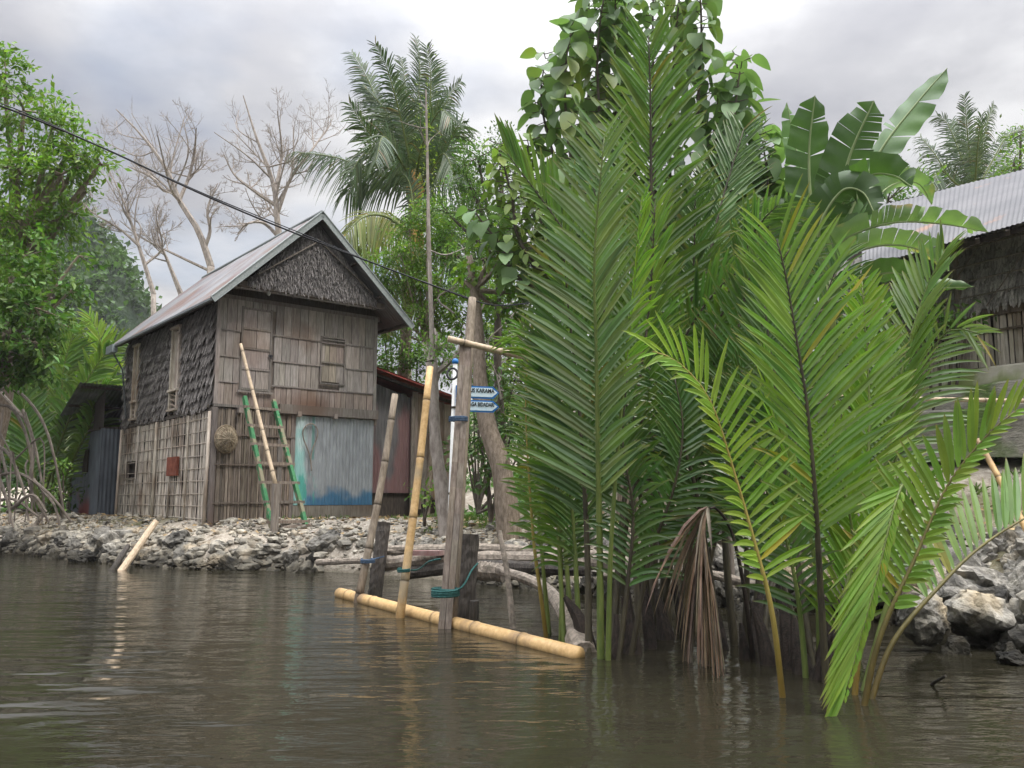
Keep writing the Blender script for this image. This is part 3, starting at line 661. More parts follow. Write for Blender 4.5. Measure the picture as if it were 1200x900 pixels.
for a, b_ in (((EU0, EZ), (RU, RZ)), ((EU1, EZ1), (RU, RZ))):
    beam(mb, H(a[0], FO - .02, a[1] - .05), H(b_[0], FO - .02, b_[1] - .05), .03, .12, HU, None)
    beam(mb, H(a[0], FO + .02, a[1] + .025), H(b_[0], FO + .02, b_[1] + .025), .14, .015, (0, 0, 1), (1.05, 1.05, 1.05))
tube(mb, [H(RU, FO, RZ + .01), H(RU, BK, RZ + .01)], .045, 8, (.8, .8, .8)); mb.build('fascia', m_fascia, roof)
mb = MB(); hbox(mb, EU0 - .10, EU0 + .02, BK - .5, BK + .05, EZ - .2, EZ - .02, (.9, .95, 1)); hbox(mb, EU0 - .05, EU0 + .0, FO, BK, EZ - .07, EZ - .03, (.8, .8, .85)); mb.build('gutter', m_fascia, roof)
mb = MB(); tube(mb, [H(EU0 - .02, BK - .2, EZ - .15), H(EU0 + .15, BK - .5, EZ - .6), H(-.1, HD - .5, ZF + .1)], .02, 6, (.4, .4, .4)); mb.build('downpipe', m_fascia, roof)
for s_ in np.linspace(.4, HD - .3, 9):
    mb = MB(); beam(mb, H(EU0 + .03, s_, EZ - .03), H(.3, s_, EZ + .55), .05, .07); mb.build('rafter', m_darkwood, roof)
mb = MB()
for u, z in ((EU0 + .15, EZ + .03), (.3, 5.20), (.95, 5.82), (EU1 - .15, EZ + .03), (3.1, 5.22), (2.5, 5.82)): beam(mb, H(u, FO + .02, z), H(u, BK - .05, z), .05, .05)
mb.build('purlin', m_darkwood, roof)
# gable thatch, overhanging with a boarded soffit
GS = -.42; gz0 = ZW + .30; slope = (RZ - EZ) / (RU - EU0)
gu0 = EU0 + (gz0 - EZ) / slope + .25; gu1 = EU1 - (gz0 - EZ) / slope - .25
mb = MB(); t_ = []
mb.add([H(gu0, GS, gz0), H(gu1, GS, gz0), H(RU, GS, RZ - .12), H(gu0, GS + .05, gz0), H(gu1, GS + .05, gz0), H(RU, GS + .05, RZ - .12)], [[0, 1, 2], [[3, 5, 4]], [[0, 3, 4, 1], [1, 4, 5, 2], [2, 5, 3, 0]]], (.55, .55, .55))
n = 5200; u = RK.uniform(gu0, gu1, n); z = RK.uniform(gz0 - .02, RZ - .1, n); k = (z < gz0 + .04 + (np.minimum(u - gu0, gu1 - u)) * slope * .98); u, z = u[k], z[k]
pos = np.array([H(a, GS - .015, b_) for a, b_ in zip(u, z)]); d = -ZZ + HU * RK.normal(0, .35, (len(u), 1)) - HS * RK.uniform(.05, .35, (len(u), 1)); tn = RK.uniform(.5, 1.5, len(u))
leaves(mb, pos, d, np.broadcast_to(-HS, d.shape), RK.uniform(.08, .2, len(u)), .022, strip_tpl([0, .5, 1], [.7, 1, .3], .2), np.stack([tn, tn, tn], 1))
gable = mb.build('gable_thatch', m_gable, house)
mb = MB(); beam(mb, H(gu0 + .15, GS - .08, gz0 + .12), H(RU, GS - .08, RZ - .55), .02, .03, HS, (.9, .9, .9)); beam(mb, H(gu1 - .15, GS - .08, gz0 + .12), H(RU, GS - .08, RZ - .5), .02, .03, HS, (.6, .6, .6)); mb.build('batten', m_wood, gable)
mb = MB()
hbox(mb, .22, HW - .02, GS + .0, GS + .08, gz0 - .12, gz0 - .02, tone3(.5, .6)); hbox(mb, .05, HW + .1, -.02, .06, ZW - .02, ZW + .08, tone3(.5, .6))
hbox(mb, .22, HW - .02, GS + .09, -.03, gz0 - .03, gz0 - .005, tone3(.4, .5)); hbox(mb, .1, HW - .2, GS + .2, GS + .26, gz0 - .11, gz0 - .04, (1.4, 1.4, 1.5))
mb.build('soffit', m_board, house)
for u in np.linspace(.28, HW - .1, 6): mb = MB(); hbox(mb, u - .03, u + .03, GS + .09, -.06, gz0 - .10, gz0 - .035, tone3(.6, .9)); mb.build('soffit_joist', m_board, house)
# side gable triangles and rear wall so the house is closed
mb = MB()
for s_ in (HD - .02, .03):
    mb = MB(); mb.add([H(-.0, s_, ZW - .1), H(HW, s_, ZW - .1), H(HW + .2, s_, EZ + .15), H(RU, s_, RZ - .1), H(-.1, s_, EZ + .15)], [[0, 1, 2, 3, 4]])
    mb.build('gable_wall', m_darkwood, house)

# things hung on the house
bo = fr(262, 515); be = empty('woven_basket', H(bo[0], -.12, bo[1]), 'round woven basket tray hung on the slatted lower wall', 'basket')
cb = H(bo[0], -.12, bo[1]); mb = MB(); rr_ = .215
for k in range(9):
    r0_ = rr_ * (1 - k / 9.0); a = np.linspace(0, 2 * np.pi, 29)
    ring = [cb + HU * math.cos(q) * r0_ * .94 + ZZ * math.sin(q) * r0_ * 1.15 - HS * (.12 * (1 - (r0_ / rr_) ** 2)) for q in a]; tube(mb, ring, .0135, 6, tone3(.7, 1.2), cap=False)
for q in np.linspace(0, math.pi, 9)[:-1]:
    pts = [cb + (HU * math.cos(q) * .94 + ZZ * math.sin(q) * 1.15) * t * rr_ - HS * (.127 * (1 - t * t) + .01) for t in np.linspace(-1, 1, 9)]; tube(mb, pts, .007, 5, tone3(.8, 1.3))
mb.build('bowl', m_basket, be); mb = MB(); tube(mb, [cb + HU * math.cos(q) * rr_ * .95 + ZZ * math.sin(q) * rr_ * 1.16 for q in np.linspace(0, 2 * np.pi, 33)], .02, 7, (.75, .7, .65), cap=False); mb.build('rim', m_basket, be, smooth=True)
mb = MB(); pts = [hit(x, y, H(0, -.09, 0), HS) for x, y in ((365, 552), (364, 540), (361, 528), (356, 515), (355, 505), (360, 498), (367, 497), (372, 504), (371, 514), (366, 527), (364, 540))]
tube(mb, spline(pts, 50), .013, 6); o = mb.build('rope_loop', m_wood, None, pts[0], smooth=True); tag(o, 'loop of thick brown rope hung against the blue and grey zinc sheet', 'rope')
bl = H(fr(315, 344, -.3)[0], -.3, gz0 - .12); mb = MB(); be = empty('light_bulb', bl, 'small white light bulb under the front eave of the wooden house', 'light bulb')
bm_ = MB(); tube(bm_, [bl + ZZ * z for z in (.02, .0, -.03, -.06, -.08)], [.012, .03, .04, .03, .008], 10); bm_.build('globe', m_white, be, smooth=True)
bm_ = MB(); tube(bm_, [bl + ZZ * .08, bl + ZZ * .02], .014, 8); bm_.build('socket', m_black, be)

# ladder
l0, l1 = P(287, 468, 15.35), P(321, 592, 14.75); r0, r1 = P(321, 472, 15.75), P(361, 611, 15.05)
l1[2] = r1[2] = gz(*l1[:2]) - .02
lad = empty('ladder', (l1 + r1) / 2, 'green painted wooden ladder leaning on the house front', 'ladder')
for a, b_ in ((l0, l1), (r0, r1)):
    mb = MB(); beam(mb, b_, a + (a - b_) * .02, .06, .10, HS); mb.build('rail', m_green, lad)
for k in range(7):
    f = .06 + k * .143; a = l0 + (l1 - l0) * f; b_ = r0 + (r1 - r0) * f; e_ = nz(b_ - a) * .07
    mb = MB(); beam(mb, a - e_ - HS * .03, b_ + e_ - HS * .03, .06, .05, ZZ, tone3(.8, 1.1)); mb.build('rung', m_wood, lad)
mb = MB(); q1 = P(323, 568, 14.6); bamboo(mb, [P(282, 403, 15.3), P(301, 478, 15.0), q1], (.028, .036), .4); tag(mb.build('bamboo_pole', m_bamboo_pale, None, q1, smooth=True), 'pale bamboo pole leaning across the green ladder', 'pole')
mb = MB(); q = q1 + A(0, 0.02, 0); q0 = A(q[0], q[1], gz(q[0], q[1]) - .1); beam(mb, q0, q + A(0, 0, .02), .10, .10, HS); tag(mb.build('short_post', m_wood, None, q0), 'short square grey post at the foot of the green ladder', 'post')
mb = MB(); a, b_ = P(330, 612, 14.85), P(440, 603, 16.0); a[2] = gz(*a[:2]) + .05; b_[2] = gz(*b_[:2]) + .05; beam(mb, a, b_, .22, .04, ZZ, (.9, .8, .7)); tag(mb.build('plank', m_board, None, a), 'flat plank lying on the stones in front of the zinc sheet', 'plank')

# ---------------------------------------------------------------- sheds either side
def shed_cols(base, red, zr):
    def f(a, d, V):
        n1 = fbm(V, 1.6); n2 = fbm(V * A(1, 1, .3), 8, 3); c = A(*base) * (1 + .35 * n2[:, None]); r = zr(a, d, n1)[:, None]; return c * (1 - r) + A(*red) * r
    return f
sh = empty('lean_to_shed', H(-.2, HD + 1.2, C0[2]), 'dark zinc lean-to shed with a faded red patch behind the house', 'shed')
su0 = -.45; s0, s1 = HD + .1, HD + 2.75
mb = MB(); corrug(mb, H(su0, s1, 2.75), H(su0, s0, 2.75), H(su0, s1, .5), H(su0, s0, .5), .09, .008, 24, shed_cols((.10, .115, .135), (.20, .045, .04), lambda a, d, n1: sstep(.62, .75, d + n1 * .1) * (sstep(.2, .35, a + n1 * .1) - sstep(.62, .72, a + n1 * .1)) * .9)); corrug(mb, H(su0, s0, 2.75), H(.2, s0, 2.75), H(su0, s0, .5), H(.2, s0, .5), .09, .008, 24, shed_cols((.10, .115, .135), (.2, .05, .04), lambda a, d, n1: 0 * a)); mb.build('zinc_wall', m_corr, sh, smooth=True)
mb = MB(); mb.add([H(su0 + .03, s0, .5), H(su0 + .03, s1, .5), H(su0 + .03, s1, 2.95), H(su0 + .03, s0, 3.65)], [[0, 1, 2, 3]]); hbox(mb, su0 + .05, HW - .3, s0 + .02, s1, .4, 2.8); mb.build('inner_wall', m_darkwood, sh)
mb = MB(); corrug(mb, H(su0 - .55, s0 - .05, 3.78), H(HW - .3, s0 - .05, 3.78), H(su0 - .55, s1 + .65, 2.62), H(HW - .3, s1 + .65, 2.62), .085, .012, 6); rf = mb.build('roof', M('old_zinc', (.09, .10, .10), (.17, .18, .18), 3, bump=.3, rough=.8, c3=(.08, .12, .05)), sh, smooth=True)
for k in range(4):
    f = k / 3; mb = MB(); c = H(0, s0 + .1 + f * (s1 + .35 - s0), 3.70 - f * 1.08); beam(mb, c + HU * (su0 - .5), c + HU * (HW - .6), .05, .06, ZZ, (1.5, 1.5, 1.5)); mb.build('rafter', m_darkwood, rf)
mb = MB(); hbox(mb, su0 - .05, su0 - .012, HD + 1.1, HD + 1.5, 1.75, 2.3, (.8, .8, .8)); hbox(mb, su0 - .07, su0 - .03, s0, s1, 2.72, 2.78, (.9, .9, .9)); mb.build('hatch', m_darkwood, sh)
mb = MB(); tube(mb, [H(su0 - .03, s1 + .02, .4), H(su0 - .03, s1 + .02, 2.9)], .05, 7); mb.build('post', m_wood, sh)

s2 = empty('zinc_shed', H(HW + 1, .5, C0[2]), 'rusty zinc shed with a red roof edge right of the wooden house', 'shed')
e0, e1 = HW + .03, HW + 2.75; SS = .55
mb = MB(); corrug(mb, H(e0, SS, 3.7), H(e0 + 1.25, SS, 3.35), H(e0, SS, 1.25), H(e0 + 1.25, SS, 1.25), .08, .008, 26, shed_cols((.13, .125, .13), (.21, .115, .115), lambda a, d, n1: np.clip(sstep(.3, .8, d + n1 * .5 + .2 * np.sin(a * 9)), 0, .85))); mb.build('zinc_wall', m_corr, s2, smooth=True)
mb = MB(); u = e0 + 1.3
while u < e1:
    w = RK.uniform(.1, .2); hbox(mb, u, u + w - .01, SS, SS + .03, C0[2] + RK.uniform(-.1, .5), 3.84 - (u - e0) * .26, tone3(.6, 1, .25)); u += w
mb.build('board_wall', m_board, s2)
mb = MB(); hbox(mb, e0, e1, SS + .06, SS + 2.5, C0[2] - .2, 3.0); mb.build('inner_wall', m_darkwood, s2)
mb = MB(); corrug(mb, H(e0 - .12, SS - .35, 3.98), H(e0 - .12, SS + 2.6, 3.98), H(e1 + .1, SS - .35, 3.30), H(e1 + .1, SS + 2.6, 3.30), .085, .012, 6); rf = mb.build('roof', m_rustroof, s2, smooth=True)
mb = MB(); beam(mb, H(e0 - .1, SS - .36, 3.93), H(e1 + .12, SS - .36, 3.25), .025, .05, HS, (1.2, .9, .9)); mb.build('fascia', m_rustroof, rf)
mb = MB(); beam(mb, H(e0 + .0, SS - .2, 3.82), H(e1 + .1, SS - .2, 3.17), .06, .08, HS); mb.build('purlin', m_darkwood, rf)
for u in (e0 + .03, e0 + 1.27, e1 - .05): mb = MB(); tube(mb, [H(u, SS - .06, C0[2] - .2), H(u, SS - .06, 3.7 - (u - e0) * .25)], .05, 7, None, .06); mb.build('post', m_wood, s2)

# ---------------------------------------------------------------- right hand house on its terrace
R0 = P(1140, 437, 12.2); RD = nz(A(.5, -.85, 0)); RN = A(RD[1], -RD[0], 0)
RN = -RN if np.dot(RN, -R0) < 0 else RN
def RH(a, o_, z): return A(R0[0], R0[1], 0) + RD * a + RN * o_ + ZZ * z
zb = R0[2]; rh = empty('thatched_house', RH(0, -.5, zb), 'raised house with a pale zinc roof, thatch wall and bamboo skirt at right', 'house')
mb = MB(); a = -2.2
while a < 5:
    w = RK.uniform(.03, .06); c = RH(a, 0, 0); beam(mb, RH(a, RK.uniform(0, .03), zb), RH(a + RK.uniform(-.02, .02), RK.uniform(0, .03), zb + .78 + RK.uniform(0, .06)), w, .015, RN, tone3(.7, 1.3, .06)); a += w + RK.uniform(.004, .02)
mb.build('slat_skirt', m_pale, rh)
mb = MB()
for z, w in ((zb + .55, .03), (zb + .02, .06), (zb + .82, .12)): beam(mb, RH(-2.3, .05, z), RH(5, .05, z), .04, w, ZZ, (.55, .5, .45))
mb.build('beam', m_wood, rh)
mb = MB(); o_ = RH(-2.2, .03, 0)
beam(mb, RH(-2.2, -.03, zb + 1.45), RH(5, -.03, zb + 1.45), .02, 1.3, ZZ, (.7, .7, .7)); blades(mb, o_, RD, ZZ, RN, 7, zb + .84, zb + 2.1, 6, .03, .24, .7, 1.6); mb.build('thatch_wall', M('grey_thatch', (.21, .195, .18), (.42, .39, .365), 9, (4, 4, 2), rough=.95, bump=.8), rh)
mb = MB()
for z in (1.08, 1.32, 1.55, 1.8): tube(mb, [RH(-2.2, .10, zb + z), RH(5, .10, zb + z + .02)], .012, 5, (1, 1, 1))
mb.build('batten', m_wood, rh)
mb = MB()
for k in range(9): a = -2.2 + k * .85; beam(mb, RH(a, .14, zb + .9), RH(a + .9, .14, zb + 1.9), .012, .012, RN, (.9, .9, .9))
mb.build('tie_cane', m_wood, rh)
for a in (-2.2, -.9, -.1, 1.9, 4.8): mb = MB(); tube(mb, [RH(a, .06, gz(*RH(a, .06, 0)[:2]) - .3), RH(a, .06, zb + 2.2)], .055, 7, None, .05); mb.build('post', m_wood, rh)
mb = MB(); beam(mb, RH(-2.2, -.6, zb + .9), RH(5, -.6, zb + .9), 1.0, 2.2, ZZ, (.7, .7, .7)); mb.build('inner_wall', m_darkwood, rh)
EA, EB = P(1010, 314, 12.4), P(1330, 222, 9.3); RA, RB = P(1010, 246, 15.2), P(1345, 162, 12.0)
mb = MB(); corrug(mb, EA, EB, RA, RB, .065, .006, 10, None, .004); rf = mb.build('roof', m_roof2, rh, smooth=True)
mb = MB(); corrug(mb, RB, RA, RB + (RB - EB) * A(1, 1, -1), RA + (RA - EA) * A(1, 1, -1), .09, .013, 6); mb.build('roof', m_roof2, rh, smooth=True)
mb = MB(); beam(mb, EA + A(.1, .1, -.05), EB + A(.1, .1, -.05), .05, .07); beam(mb, EA * .75 + RA * .25 - ZZ * .07, EB * .75 + RB * .25 - ZZ * .07, .05, .07); mb.build('purlin', m_darkwood, rf)
for k in range(9): f = .05 + k * .11; mb = MB(); e_ = EA + (EB - EA) * f; r_ = RA + (RB - RA) * f; beam(mb, e_ - ZZ * .09, e_ * .3 + r_ * .7 - ZZ * .09, .05, .07); mb.build('rafter', m_darkwood, rf)
mb = MB(); c0_, c1_ = RH(-2.3, -.05, zb + 2.0), RH(5, -.05, zb + 2.0); mb.add([c0_, c1_, EB * .45 + RB * .55 - ZZ * .15, EA * .45 + RA * .55 - ZZ * .15], [[0, 1, 2, 3]]); mb.build('upper_wall', m_darkwood, rh)
# terrace steps below the right house
TL = [(.05, .55, zb - .28, zb - .02, m_moss, 'plaster_plinth', 'pale mossy plinth band under the bamboo skirt of the right house'),
      (.25, .85, zb - .62, zb - .29, m_stone, 'stone_step', 'upper grey stone course below the mossy plinth at right'),
      (.6, 1.3, zb - 1.0, zb - .63, m_stone, 'stone_step', 'lower grey stone course of the terrace at right')]
for o0, o1_, z0, z1, mt, nm, lb in TL:
    bm2 = MB(); na, nv = 120, 8
    base = RH(-3.2, 0, 0)
    xs = np.linspace(-3.2, 5.5, na)
    V = []; prof = [(o1_, z0 - .3), (o1_, z0 + .05), (o1_ - .01, z1 - .03), (o1_ - .05, z1), (o0 - .6, z1)]
    for a in xs:
        for (oo, z) in prof:
            q = RH(a, oo, z); nn_ = mnoise.fractal(Vector((a * 2.2, oo * 2, z * 4)), 1, 2, 4); V.append(q + RN * nn_ * .06 + ZZ * mnoise.noise(Vector((a * 1.7, z * 5, 2))) * .03)
    m = len(prof); i, j = np.meshgrid(np.arange(na - 1), np.arange(m - 1), indexing='ij'); i = i.ravel(); j = j.ravel()
    bm2.add(V, [np.stack([i * m + j, (i + 1) * m + j, (i + 1) * m + j + 1, i * m + j + 1], 1)])
    o = bm2.build(nm, mt, None, RH(0, o1_, z0), smooth=False); tag(o, lb, 'terrace wall')

# ---------------------------------------------------------------- rocks of the bank
def rock_mesh(seed, sub=3):
    rg = random.Random(seed); bm = bmesh.new(); bmesh.ops.create_icosphere(bm, subdivisions=sub, radius=1)
    pl = []
    for _ in range(13):
        v = Vector((rg.gauss(0, 1), rg.gauss(0, 1), rg.gauss(0, 1))).normalized(); pl.append((v, rg.uniform(.55, .95)))
    off = Vector((seed * 3.1, seed * 1.7, 0))
    for v in bm.verts:
        d = v.co.normalized(); r = 1.15
        for n_, k in pl:
            q = d.dot(n_)
            if q > .2: r = min(r, k / q)
        r *= 1 + .20 * mnoise.fractal(d * 2.2 + off, 1, 2, 5) - .15 * max(0, mnoise.noise(d * 3.7 + off)) - .10 * max(0, mnoise.noise(d * 8 + off)) ; v.co = d * r
    me = bpy.data.meshes.new('rock'); bm.to_mesh(me); bm.free(); me.materials.append(m_rock)
    at = me.color_attributes.new('col', 'FLOAT_COLOR', 'POINT'); at.data.foreach_set('color', np.ones(len(me.vertices) * 4, np.float32)); return me
RM = [rock_mesh(i, 4) for i in range(12)]; RMs = [rock_mesh(i + 30, 2) for i in range(6)]
rv = [(np.array([v.co[:] for v in m.vertices]), np.array([p.vertices[:] for p in m.polygons])) for m in RMs]
cand = []
RR = np.random.default_rng(5)
arc = []   # points along the shore
for i in range(len(SHX) - 1):
    L = math.hypot(SHX[i + 1] - SHX[i], SHY[i + 1] - SHY[i])
    if SHX[i + 1] < -26 or SHX[i] > 7.5: continue
    for _ in range(int(L * 72)):
        t = RR.random(); arc.append((SHX[i] + t * (SHX[i + 1] - SHX[i]), SHY[i] + t * (SHY[i + 1] - SHY[i]), SHX[i + 1] - SHX[i], SHY[i + 1] - SHY[i], L))
for x, y, dx, dy, L in arc:
    nx_, ny_ = -dy / L, dx / L; right = sstep(-1, 2.5, x); wdt = .46 + 1.0 * right; o_ = RR.uniform(-.12, wdt); px_, py_ = x + nx_ * o_, y + ny_ * o_
    if ny_ < 0: px_, py_ = x - nx_ * o_, y - ny_ * o_
    size = RR.lognormal(math.log(.088 + .06 * right), .40) * (1.1 if o_ < .5 else .85); size = min(size, .42)
    if -3.0 < px_ < -0.9 and o_ < .35: continue
    cand.append((px_, py_, gz(px_, py_) + size * (.12 if right > .5 else -.05), size, o_))
for x_, y_, s_ in ((100, 658, .3), (62, 652, .28), (45, 650, .22)):
    q = G(x_, y_, 0); cand.append((q[0], q[1], .02, s_, .2))
# larger loose limestone beside the right hand shore
for x_, y_, s_ in ((1150, 712, .25), (1178, 695, .22), (1120, 700, .2), (1195, 742, .24), (1095, 676, .24), (1165, 742, .24), (1085, 715, .22), (1190, 655, .3), (1140, 665, .2), (1040, 690, .2), (1060, 650, .2), (1120, 758, .13), (1188, 768, .15)):
    q = G(x_, y_, .30 if y_ < 730 else .05); cand.append((q[0], q[1], q[2] - .05, s_, .3))
for x_, y_, s_ in ((520, 600, .26), (560, 612, .3), (490, 618, .22), (600, 600, .28), (540, 640, .24), (450, 600, .2), (620, 620, .25), (500, 650, .2), (580, 640, .2), (640, 605, .26)):
    q = G(x_, y_, .55 - (y_ - 600) * .008); cand.append((q[0], q[1], q[2] - .08, s_, .5))
def viewsize(c):
    v = A(c[0], c[1], c[2]) - CAM; dpt = v @ Fw; px = 600 + FPX * v[0] / dpt if dpt > .5 else 9999; py = 450 - FPX * (v @ Up) / dpt
    return (c[3] / dpt) if (-20 < px < 1220 and py < 900 and dpt > 1) else 0, px
cand = [(viewsize(c)[0], viewsize(c)[1], c) for c in cand]; cand.sort(key=lambda q: -q[0])
ind, rest = cand[:298], cand[298:]
for vs, px, (x, y, z, s_, o_) in ind:
    o = bpy.data.objects.new('rock', RM[int(RR.integers(len(RM)))]); COL.objects.link(o); o.location = (x, y, z)
    o.rotation_euler = RR.uniform(0, 6.28, 3); o.scale = (s_ * RR.uniform(.85, 1.3), s_ * RR.uniform(.75, 1.1), s_ * RR.uniform(.55, .85))
    if px < 480: lb, gr = 'rough grey stone packed into the bank under the wooden house', 'stones of the bank under the wooden house'
    elif px < 700: lb, gr = 'jagged grey limestone lump on the bank behind the poles', 'limestone lumps behind the poles'
    else: lb, gr = 'pitted pale limestone boulder on the bank behind the palms', 'limestone boulders behind the palms'
    tag(o, lb, 'rock', gr)
mb = MB()
def addrock(mb, x, y, z, s_, k, tn):
    v, f = rv[k]; a = RR.uniform(0, 6.28); R_ = np.array([[math.cos(a), -math.sin(a), 0], [math.sin(a), math.cos(a), 0], [0, 0, 1]])
    mb.add((v * A(1.15, .95, .7) * RR.uniform(.8, 1.2, 3) * s_) @ R_.T + A(x, y, z), [f], A(tn, tn, tn * .97))
for vs, px, (x, y, z, s_, o_) in rest: addrock(mb, x, y, z, s_, int(RR.integers(6)), RR.uniform(.6, 1.35))
n = 5200; xs = RR.uniform(-15, 7, n)
for x in xs:      # gravel and rubble on the bank top
    yy = float(np.interp(x, SHX, SHY)) + abs(RR.normal(.4, 1.3)); s_ = RR.lognormal(math.log(.035), .45)
    if shore_d(x, yy)[0] < .05 or shore_d(x, yy)[0] > 4.5: continue
    addrock(mb, x, yy, gz(x, yy) + s_ * .3, s_, int(RR.integers(6)), RR.uniform(.8, 1.7))
tag(mb.build('rubble', m_rockst), 'small broken stones and gravel covering the river bank', 'rubble', kind='stuff')

# ---------------------------------------------------------------- poles and logs in the water
def pole(name, label, pts, r, mat, cat='pole', kind='tube', node=.35, sides=10, jit=.05, col=None, group=None, **kw):
    mb = MB(); p = [np.asarray(q, float) for q in pts]
    if kind == 'bamboo': bamboo(mb, p, r, node, col=col)
    else:
        q = spline(p, 26); tube(mb, q, r, sides, col, jit)
    o = mb.build(name, mat, None, p[0], smooth=(kind == 'bamboo')); return tag(o, label, cat, group)
def under(q, z=-.5, dirv=None):
    return q + (q * 0 if dirv is None else dirv) + A(0, 0, z)
g1 = G(418, 706); g1b = P(463, 462, g1[1] + .35)
pole('bamboo_pole', 'grey leaning bamboo pole standing beside the short dark pile', [g1 + (g1 - g1b) * .25, (g1 + g1b) / 2 + A(.03, 0, 0), g1b], (.05, .042, .038), m_bamboo_gr, kind='bamboo', node=.5)
g2 = G(440, 697); t2 = P(450, 612, g2[1] + .1); pole('mooring_pile', 'short dark wooden pile beside the grey leaning pole', [g2 - ZZ * .5, g2, t2], (.085, .085, .08), m_pile, 'pile', sides=11, jit=.08)
g3 = G(468, 724); t3 = P(504, 430, g3[1] + .5); pole('bamboo_pole', 'light yellow bamboo pole standing bare in the water', [g3 + (g3 - t3) * .2, (g3 + t3) / 2 + A(.015, 0, 0), t3], (.046, .040, .036), m_bamboo_w, kind='bamboo', node=.62)
g4 = G(520, 737); t4 = P(553, 348, g4[1] + .7); t4b = P(548, 402, g4[1] + .45)
e = empty('mooring_post', g4, 'tall double post of round pole and squared timber carrying the cable', 'post')
mb = MB(); tube(mb, spline([g4 + A(.02, .06, -.5), (g4 + t4) / 2 + A(.03, .05, 0), t4 + A(0, .06, 0)], 30), (.062, .055, .042), 12, None, .05); mb.build('round_pole', m_bamboo_gr, e, smooth=True)
mb = MB(); c = (g4 + t4b) / 2; 
for k in range(2):
    a_, b_ = g4 + A(-.05 + k * .06, -.02, -.4), t4b + A(-.045 + k * .055, .0, -k * .02); pts = spline([a_, (a_ + b_) / 2 + A(.012, 0, 0), b_], 14)
    for p_, q_ in zip(pts[:-1], pts[1:]): beam(mb, p_, q_ + (q_ - p_) * .01, .055, .085, A(0, 1, 0), tone3(.85, 1.1))
mb.build('squared_timber', m_wood, e)
mb = MB(); a_, b_ = G(556, 738), P(556, 706, G(556, 738)[1]); tube(mb, [G(553, 737) - ZZ * .3, P(556, 704, G(553, 737)[1])], .045, 8, None, .1); tag(mb.build('short_stake', m_pile, None, G(553, 737)), 'short broken stake against the foot of the double post', 'stake')
g5 = G(546, 727); t5 = P(551, 626, g5[1] + .05); pole('mooring_pile', 'short dark round pile right of the tall double post', [g5 - ZZ * .5, g5, t5], (.085, .088, .085), m_pile, 'pile', sides=12, jit=.07)
g6 = G(606, 737); t6 = P(585, 622, g6[1] + .2); pole('stick', 'thin grey stick leaning in the water right of the piles', [g6 - ZZ * .4, (g6 + t6) / 2, t6], (.035, .028, .022), m_driftlog, 'stick')
# floating bamboo
fa, fb = G(398, 699), G(678, 771); fa[2] = .035; fb[2] = .02
pole('floating_bamboo', 'thick yellow bamboo pole floating on the water at the posts', [fa, (fa + fb) / 2 + A(0, -.04, .0), fb], (.066, .062), m_bamboo, kind='bamboo', node=.72)
# ropes
def rope(name, label, pts, r, mat):
    mb = MB(); p = spline(pts, 60); T = tangents(p); u = nz(np.cross(T, A(.3, .4, 1))); w = np.cross(T, u); L = np.arange(60) * .9
    for ph in (0, math.pi): tube(mb, p + (u * np.cos(L + ph)[:, None] + w * np.sin(L + ph)[:, None]) * r * .6, r * .75, 6, cap=False)
    return tag(mb.build(name, mat, None, pts[0], smooth=True), label, 'rope')
def wrap(c, r, n, dz, ax=ZZ):
    a = np.linspace(0, 2 * np.pi * n, 16 * n); u = nz(np.cross(ax, A(0, 1, .1))); w = np.cross(ax, u)
    return [c + u * math.cos(q) * r + w * math.sin(q) * r * 1.1 + ax * dz * (i / len(a) - .5) for i, q in enumerate(a)]
c = (g4 * .82 + t4 * .18) + A(0, .02, 0); rp = wrap(G(521, 737) * 0 + P(522, 694, g4[1] + .04), .12, 4, .06)
mb = MB(); tube(mb, rp, .011, 5, cap=False); tube(mb, spline([rp[-1], P(538, 690, g4[1]), P(553, 668, g5[1] - .1), P(560, 660, g5[1])], 20), .009, 5); tag(mb.build('green_rope', m_rope, None, rp[0]), 'green rope wound around the tall double post and tied to the pile', 'rope')
mb = MB(); rp = wrap(P(473, 668, g3[1] + .06), .058, 3, .03); tube(mb, rp, .008, 5, cap=False); tube(mb, spline([rp[-1], P(488, 668, g3[1] + .1), P(503, 658, g4[1] - .02), P(516, 655, g4[1])], 20), .008, 5); tag(mb.build('green_rope', m_rope, None, rp[0]), 'green rope tying the yellow bamboo pole to the tall post', 'rope')
mb = MB(); rp = wrap(P(431, 657, g1[1] + .08), .075, 4, .04); tube(mb, rp, .009, 5, cap=False); tube(mb, spline([rp[-1], P(438, 655, g2[1] - .1), P(450, 652, g2[1] - .1)], 12), .009, 5); tag(mb.build('blue_rope', m_ropeb, None, rp[0]), 'dark blue rope tying the grey pole to the short pile', 'rope')
mb = MB(); rp = wrap(P(537, 491, g4[1] + .33), .085, 4, .045); tube(mb, rp, .009, 5, cap=False); tag(mb.build('blue_rope', m_ropeb, None, rp[0]), 'dark blue rope wound high around the tall double post', 'rope')
